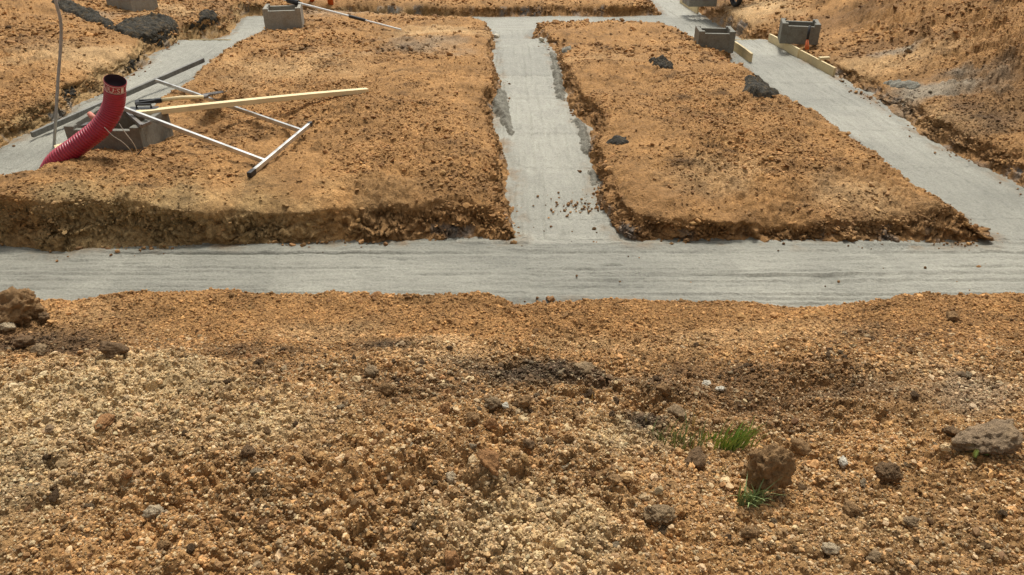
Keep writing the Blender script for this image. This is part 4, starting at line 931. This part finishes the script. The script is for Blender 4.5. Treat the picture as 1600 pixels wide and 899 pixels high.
# ------------------------------------------------------------------ wheelbarrow, only its wheel shows at the top edge
q = ground_at(1148, 12); wr = .2
root = empty('wheelbarrow', q, 'wheelbarrow at the top edge of which only the black wheel and a leg show', 'wheelbarrow')
def torus(bm, cen, R, r, axis, n=28, k=10):
    axis = Vector(axis).normalized(); a = axis.orthogonal().normalized(); b = axis.cross(a); rs = []
    for i in range(n):
        t = i*2*math.pi/n; d = a*math.cos(t)+b*math.sin(t)
        rs.append([bm.verts.new(cen+d*(R+r*math.cos(j*2*math.pi/k))+axis*(r*math.sin(j*2*math.pi/k))) for j in range(k)])
    for i in range(n):
        for j in range(k): bm.faces.new((rs[i][j], rs[i][(j+1) % k], rs[(i+1) % n][(j+1) % k], rs[(i+1) % n][j]))
wc = q+Vector((0, 0, wr)); axw = Vector((1, .25, 0))
bm = bmesh.new(); torus(bm, wc, wr-.045, .045, axw); wheel = bm_obj('wheel', bm, M['black'], root, True)
bm = bmesh.new(); tube(bm, [wc-axw.normalized()*.03, wc+axw.normalized()*.03], wr-.075, 20); rim = bm_obj('rim', bm, M['steel'], None); rim.parent = wheel; rim.matrix_parent_inverse = Matrix.Translation(-root.location)
fw = Vector((-.25, 1, 0)).normalized(); sdx = axw.normalized()
bm = bmesh.new()
for s in (-1, 1):
    tube(bm, [wc+sdx*.06*s, wc+fw*.45+sdx*.2*s+Vector((0, 0, .1)), wc+fw*1.35+sdx*.3*s+Vector((0, 0, .32))], .016, 8)
bm_obj('frame', bm, M['steel'], root, True)
for s in (-1, 1):
    bm = bmesh.new(); tube(bm, [wc+fw*.8+sdx*.25*s+Vector((0, 0, .18)), wc+fw*.85+sdx*.26*s+Vector((0, 0, -wr))], .016, 8); bm_obj('leg', bm, M['steel'], root, True)
bm = bmesh.new(); low = [wc+fw*f+sdx*s+Vector((0, 0, .14)) for f, s in ((.2, -.16), (.2, .16), (.75, .18), (.75, -.18))]; hi_ = [wc+fw*f+sdx*s+Vector((0, 0, .42)) for f, s in ((-.05, -.28), (-.05, .28), (.95, .3), (.95, -.3))]
lv = [bm.verts.new(v) for v in low]; hv = [bm.verts.new(v) for v in hi_]; bm.faces.new(lv[::-1])
for i in range(4): bm.faces.new((lv[i], lv[(i+1) % 4], hv[(i+1) % 4], hv[i]))
bmesh.ops.solidify(bm, geom=bm.faces[:], thickness=.006); bm_obj('tray', bm, M['steel'], root)

# ------------------------------------------------------------------ grass, stalks, leaf
def tuft(px, py, n, h, lean, mat, label, name='grass_tuft', cat='grass', spread=.03, wd=.0028, seed=1, droop=.4):
    R = random.Random(seed); p0 = ground_at(px, py); bm = bmesh.new()
    for _ in range(n):
        b_ = Vector((R.gauss(0, spread), R.gauss(0, spread*.5), -.01)); az = R.uniform(0, 6.28); hh = h*R.uniform(.5, 1.1); out_ = R.uniform(.1, droop)*hh
        ln = Vector((math.cos(az)*out_+lean[0]*hh, math.sin(az)*out_+lean[1]*hh, 0)); sdv = Vector((-math.sin(az), math.cos(az), 0)); sdv = Vector((1, .2*math.sin(az), 0)).normalized()
        pv = None
        for i in range(6):
            t = i/5; c = b_+ln*(t*t)+Vector((0, 0, hh*(t-.35*droop*t*t))); w2 = wd*(1-t**2)*R.uniform(.9, 1.1)+.0002
            a_, m_, c2 = bm.verts.new(c-sdv*w2), bm.verts.new(c+Vector((0, w2*.6, 0))), bm.verts.new(c+sdv*w2)
            if pv: bm.faces.new((pv[0], pv[1], m_, a_)); bm.faces.new((pv[1], pv[2], c2, m_))
            pv = (a_, m_, c2)
    o = bm_obj(name, bm, M[mat], None); o.location = p0; tag(o, label, cat); return o
tuft(1146, 706, 60, .13, (.45, .05), 'green', 'bright green grass tuft leaning right against the big clod', spread=.026, seed=3, wd=.0034)
tuft(1062, 698, 44, .12, (.1, 0), 'green_blue', 'low dusty green grass patch in the hollow above the big clod', spread=.07, seed=4, wd=.003)
tuft(1110, 696, 22, .05, (.2, 0), 'green', 'short grass between the dusty patch and the bright tuft', spread=.02, seed=5)
tuft(1172, 796, 46, .135, (.12, -.05), 'green_blue', 'drooping green grass tuft hanging in front of the big clod', spread=.016, seed=6, droop=.8, wd=.0034)
tuft(1024, 690, 14, .06, (-.1, 0), 'green_blue', 'thin pale grass blades at the left end of the grass patch', spread=.02, seed=7, wd=.0022)
tuft(1130, 742, 12, .03, (0, 0), 'green_blue', 'tiny weed left of the big clod', spread=.012, seed=8)
for i, (px, py, h, ln, lb) in enumerate([(1080, 672, .11, (.05, 0), 'tall dry stalk above the dusty grass patch'), (1010, 664, .05, (-.1, 0), 'pale dry blade left of the grass'), (925, 628, .06, (-.15, 0), 'dry straw standing at the dark break of the slope'),
        (1350, 672, .04, (.1, 0), 'dry straw on the right slope, left of the two others'), (1415, 700, .045, (0, 0), 'single dry straw above the tilted dark clod'), (1482, 708, .06, (-.15, 0), 'dry stalk left of the pale leaf'), (1563, 700, .06, (.1, 0), 'thin blade in front of the grey slab'), (1040, 728, .08, (-.15, 0), 'dry grass stem by the hollow left of the big clod'), (1178, 712, .06, (0, 0), 'yellow dry blade on the left side of the big clod')]):
    tuft(px, py, 2, h, ln, 'straw', lb, 'dry_stalk', 'stalk', spread=.004, seed=20+i, wd=.0022, droop=.2)
p0 = ground_at(1523, 722, .012); bm = bmesh.new(); pv = None
for i in range(9):
    t = i/8; w2 = .011*math.sin(math.pi*min(.04+t*.93, .97))**.7; c = Vector((-.012*t, -.006*t, .045*t)); vs = [bm.verts.new(c+Vector((s*w2, .004*abs(s)+.001, 0))) for s in (-1, 0, 1)]
    if pv: bm.faces.new((pv[0], pv[1], vs[1], vs[0])); bm.faces.new((pv[1], pv[2], vs[2], vs[1]))
    pv = vs
bmesh.ops.solidify(bm, geom=bm.faces[:], thickness=.0012); o = bm_obj('leaf', bm, M['leaf'], None, True); o.location = p0; tag(o, 'pale green oval leaf upright in the soil before the grey slab', 'leaf')
tuft(1548, 712, 10, .02, (.2, 0), 'green', 'small green weed right of the pale leaf', 'weed', 'weed', spread=.012, seed=40, wd=.004)
print('scene built: things', len(bpy.data.objects))
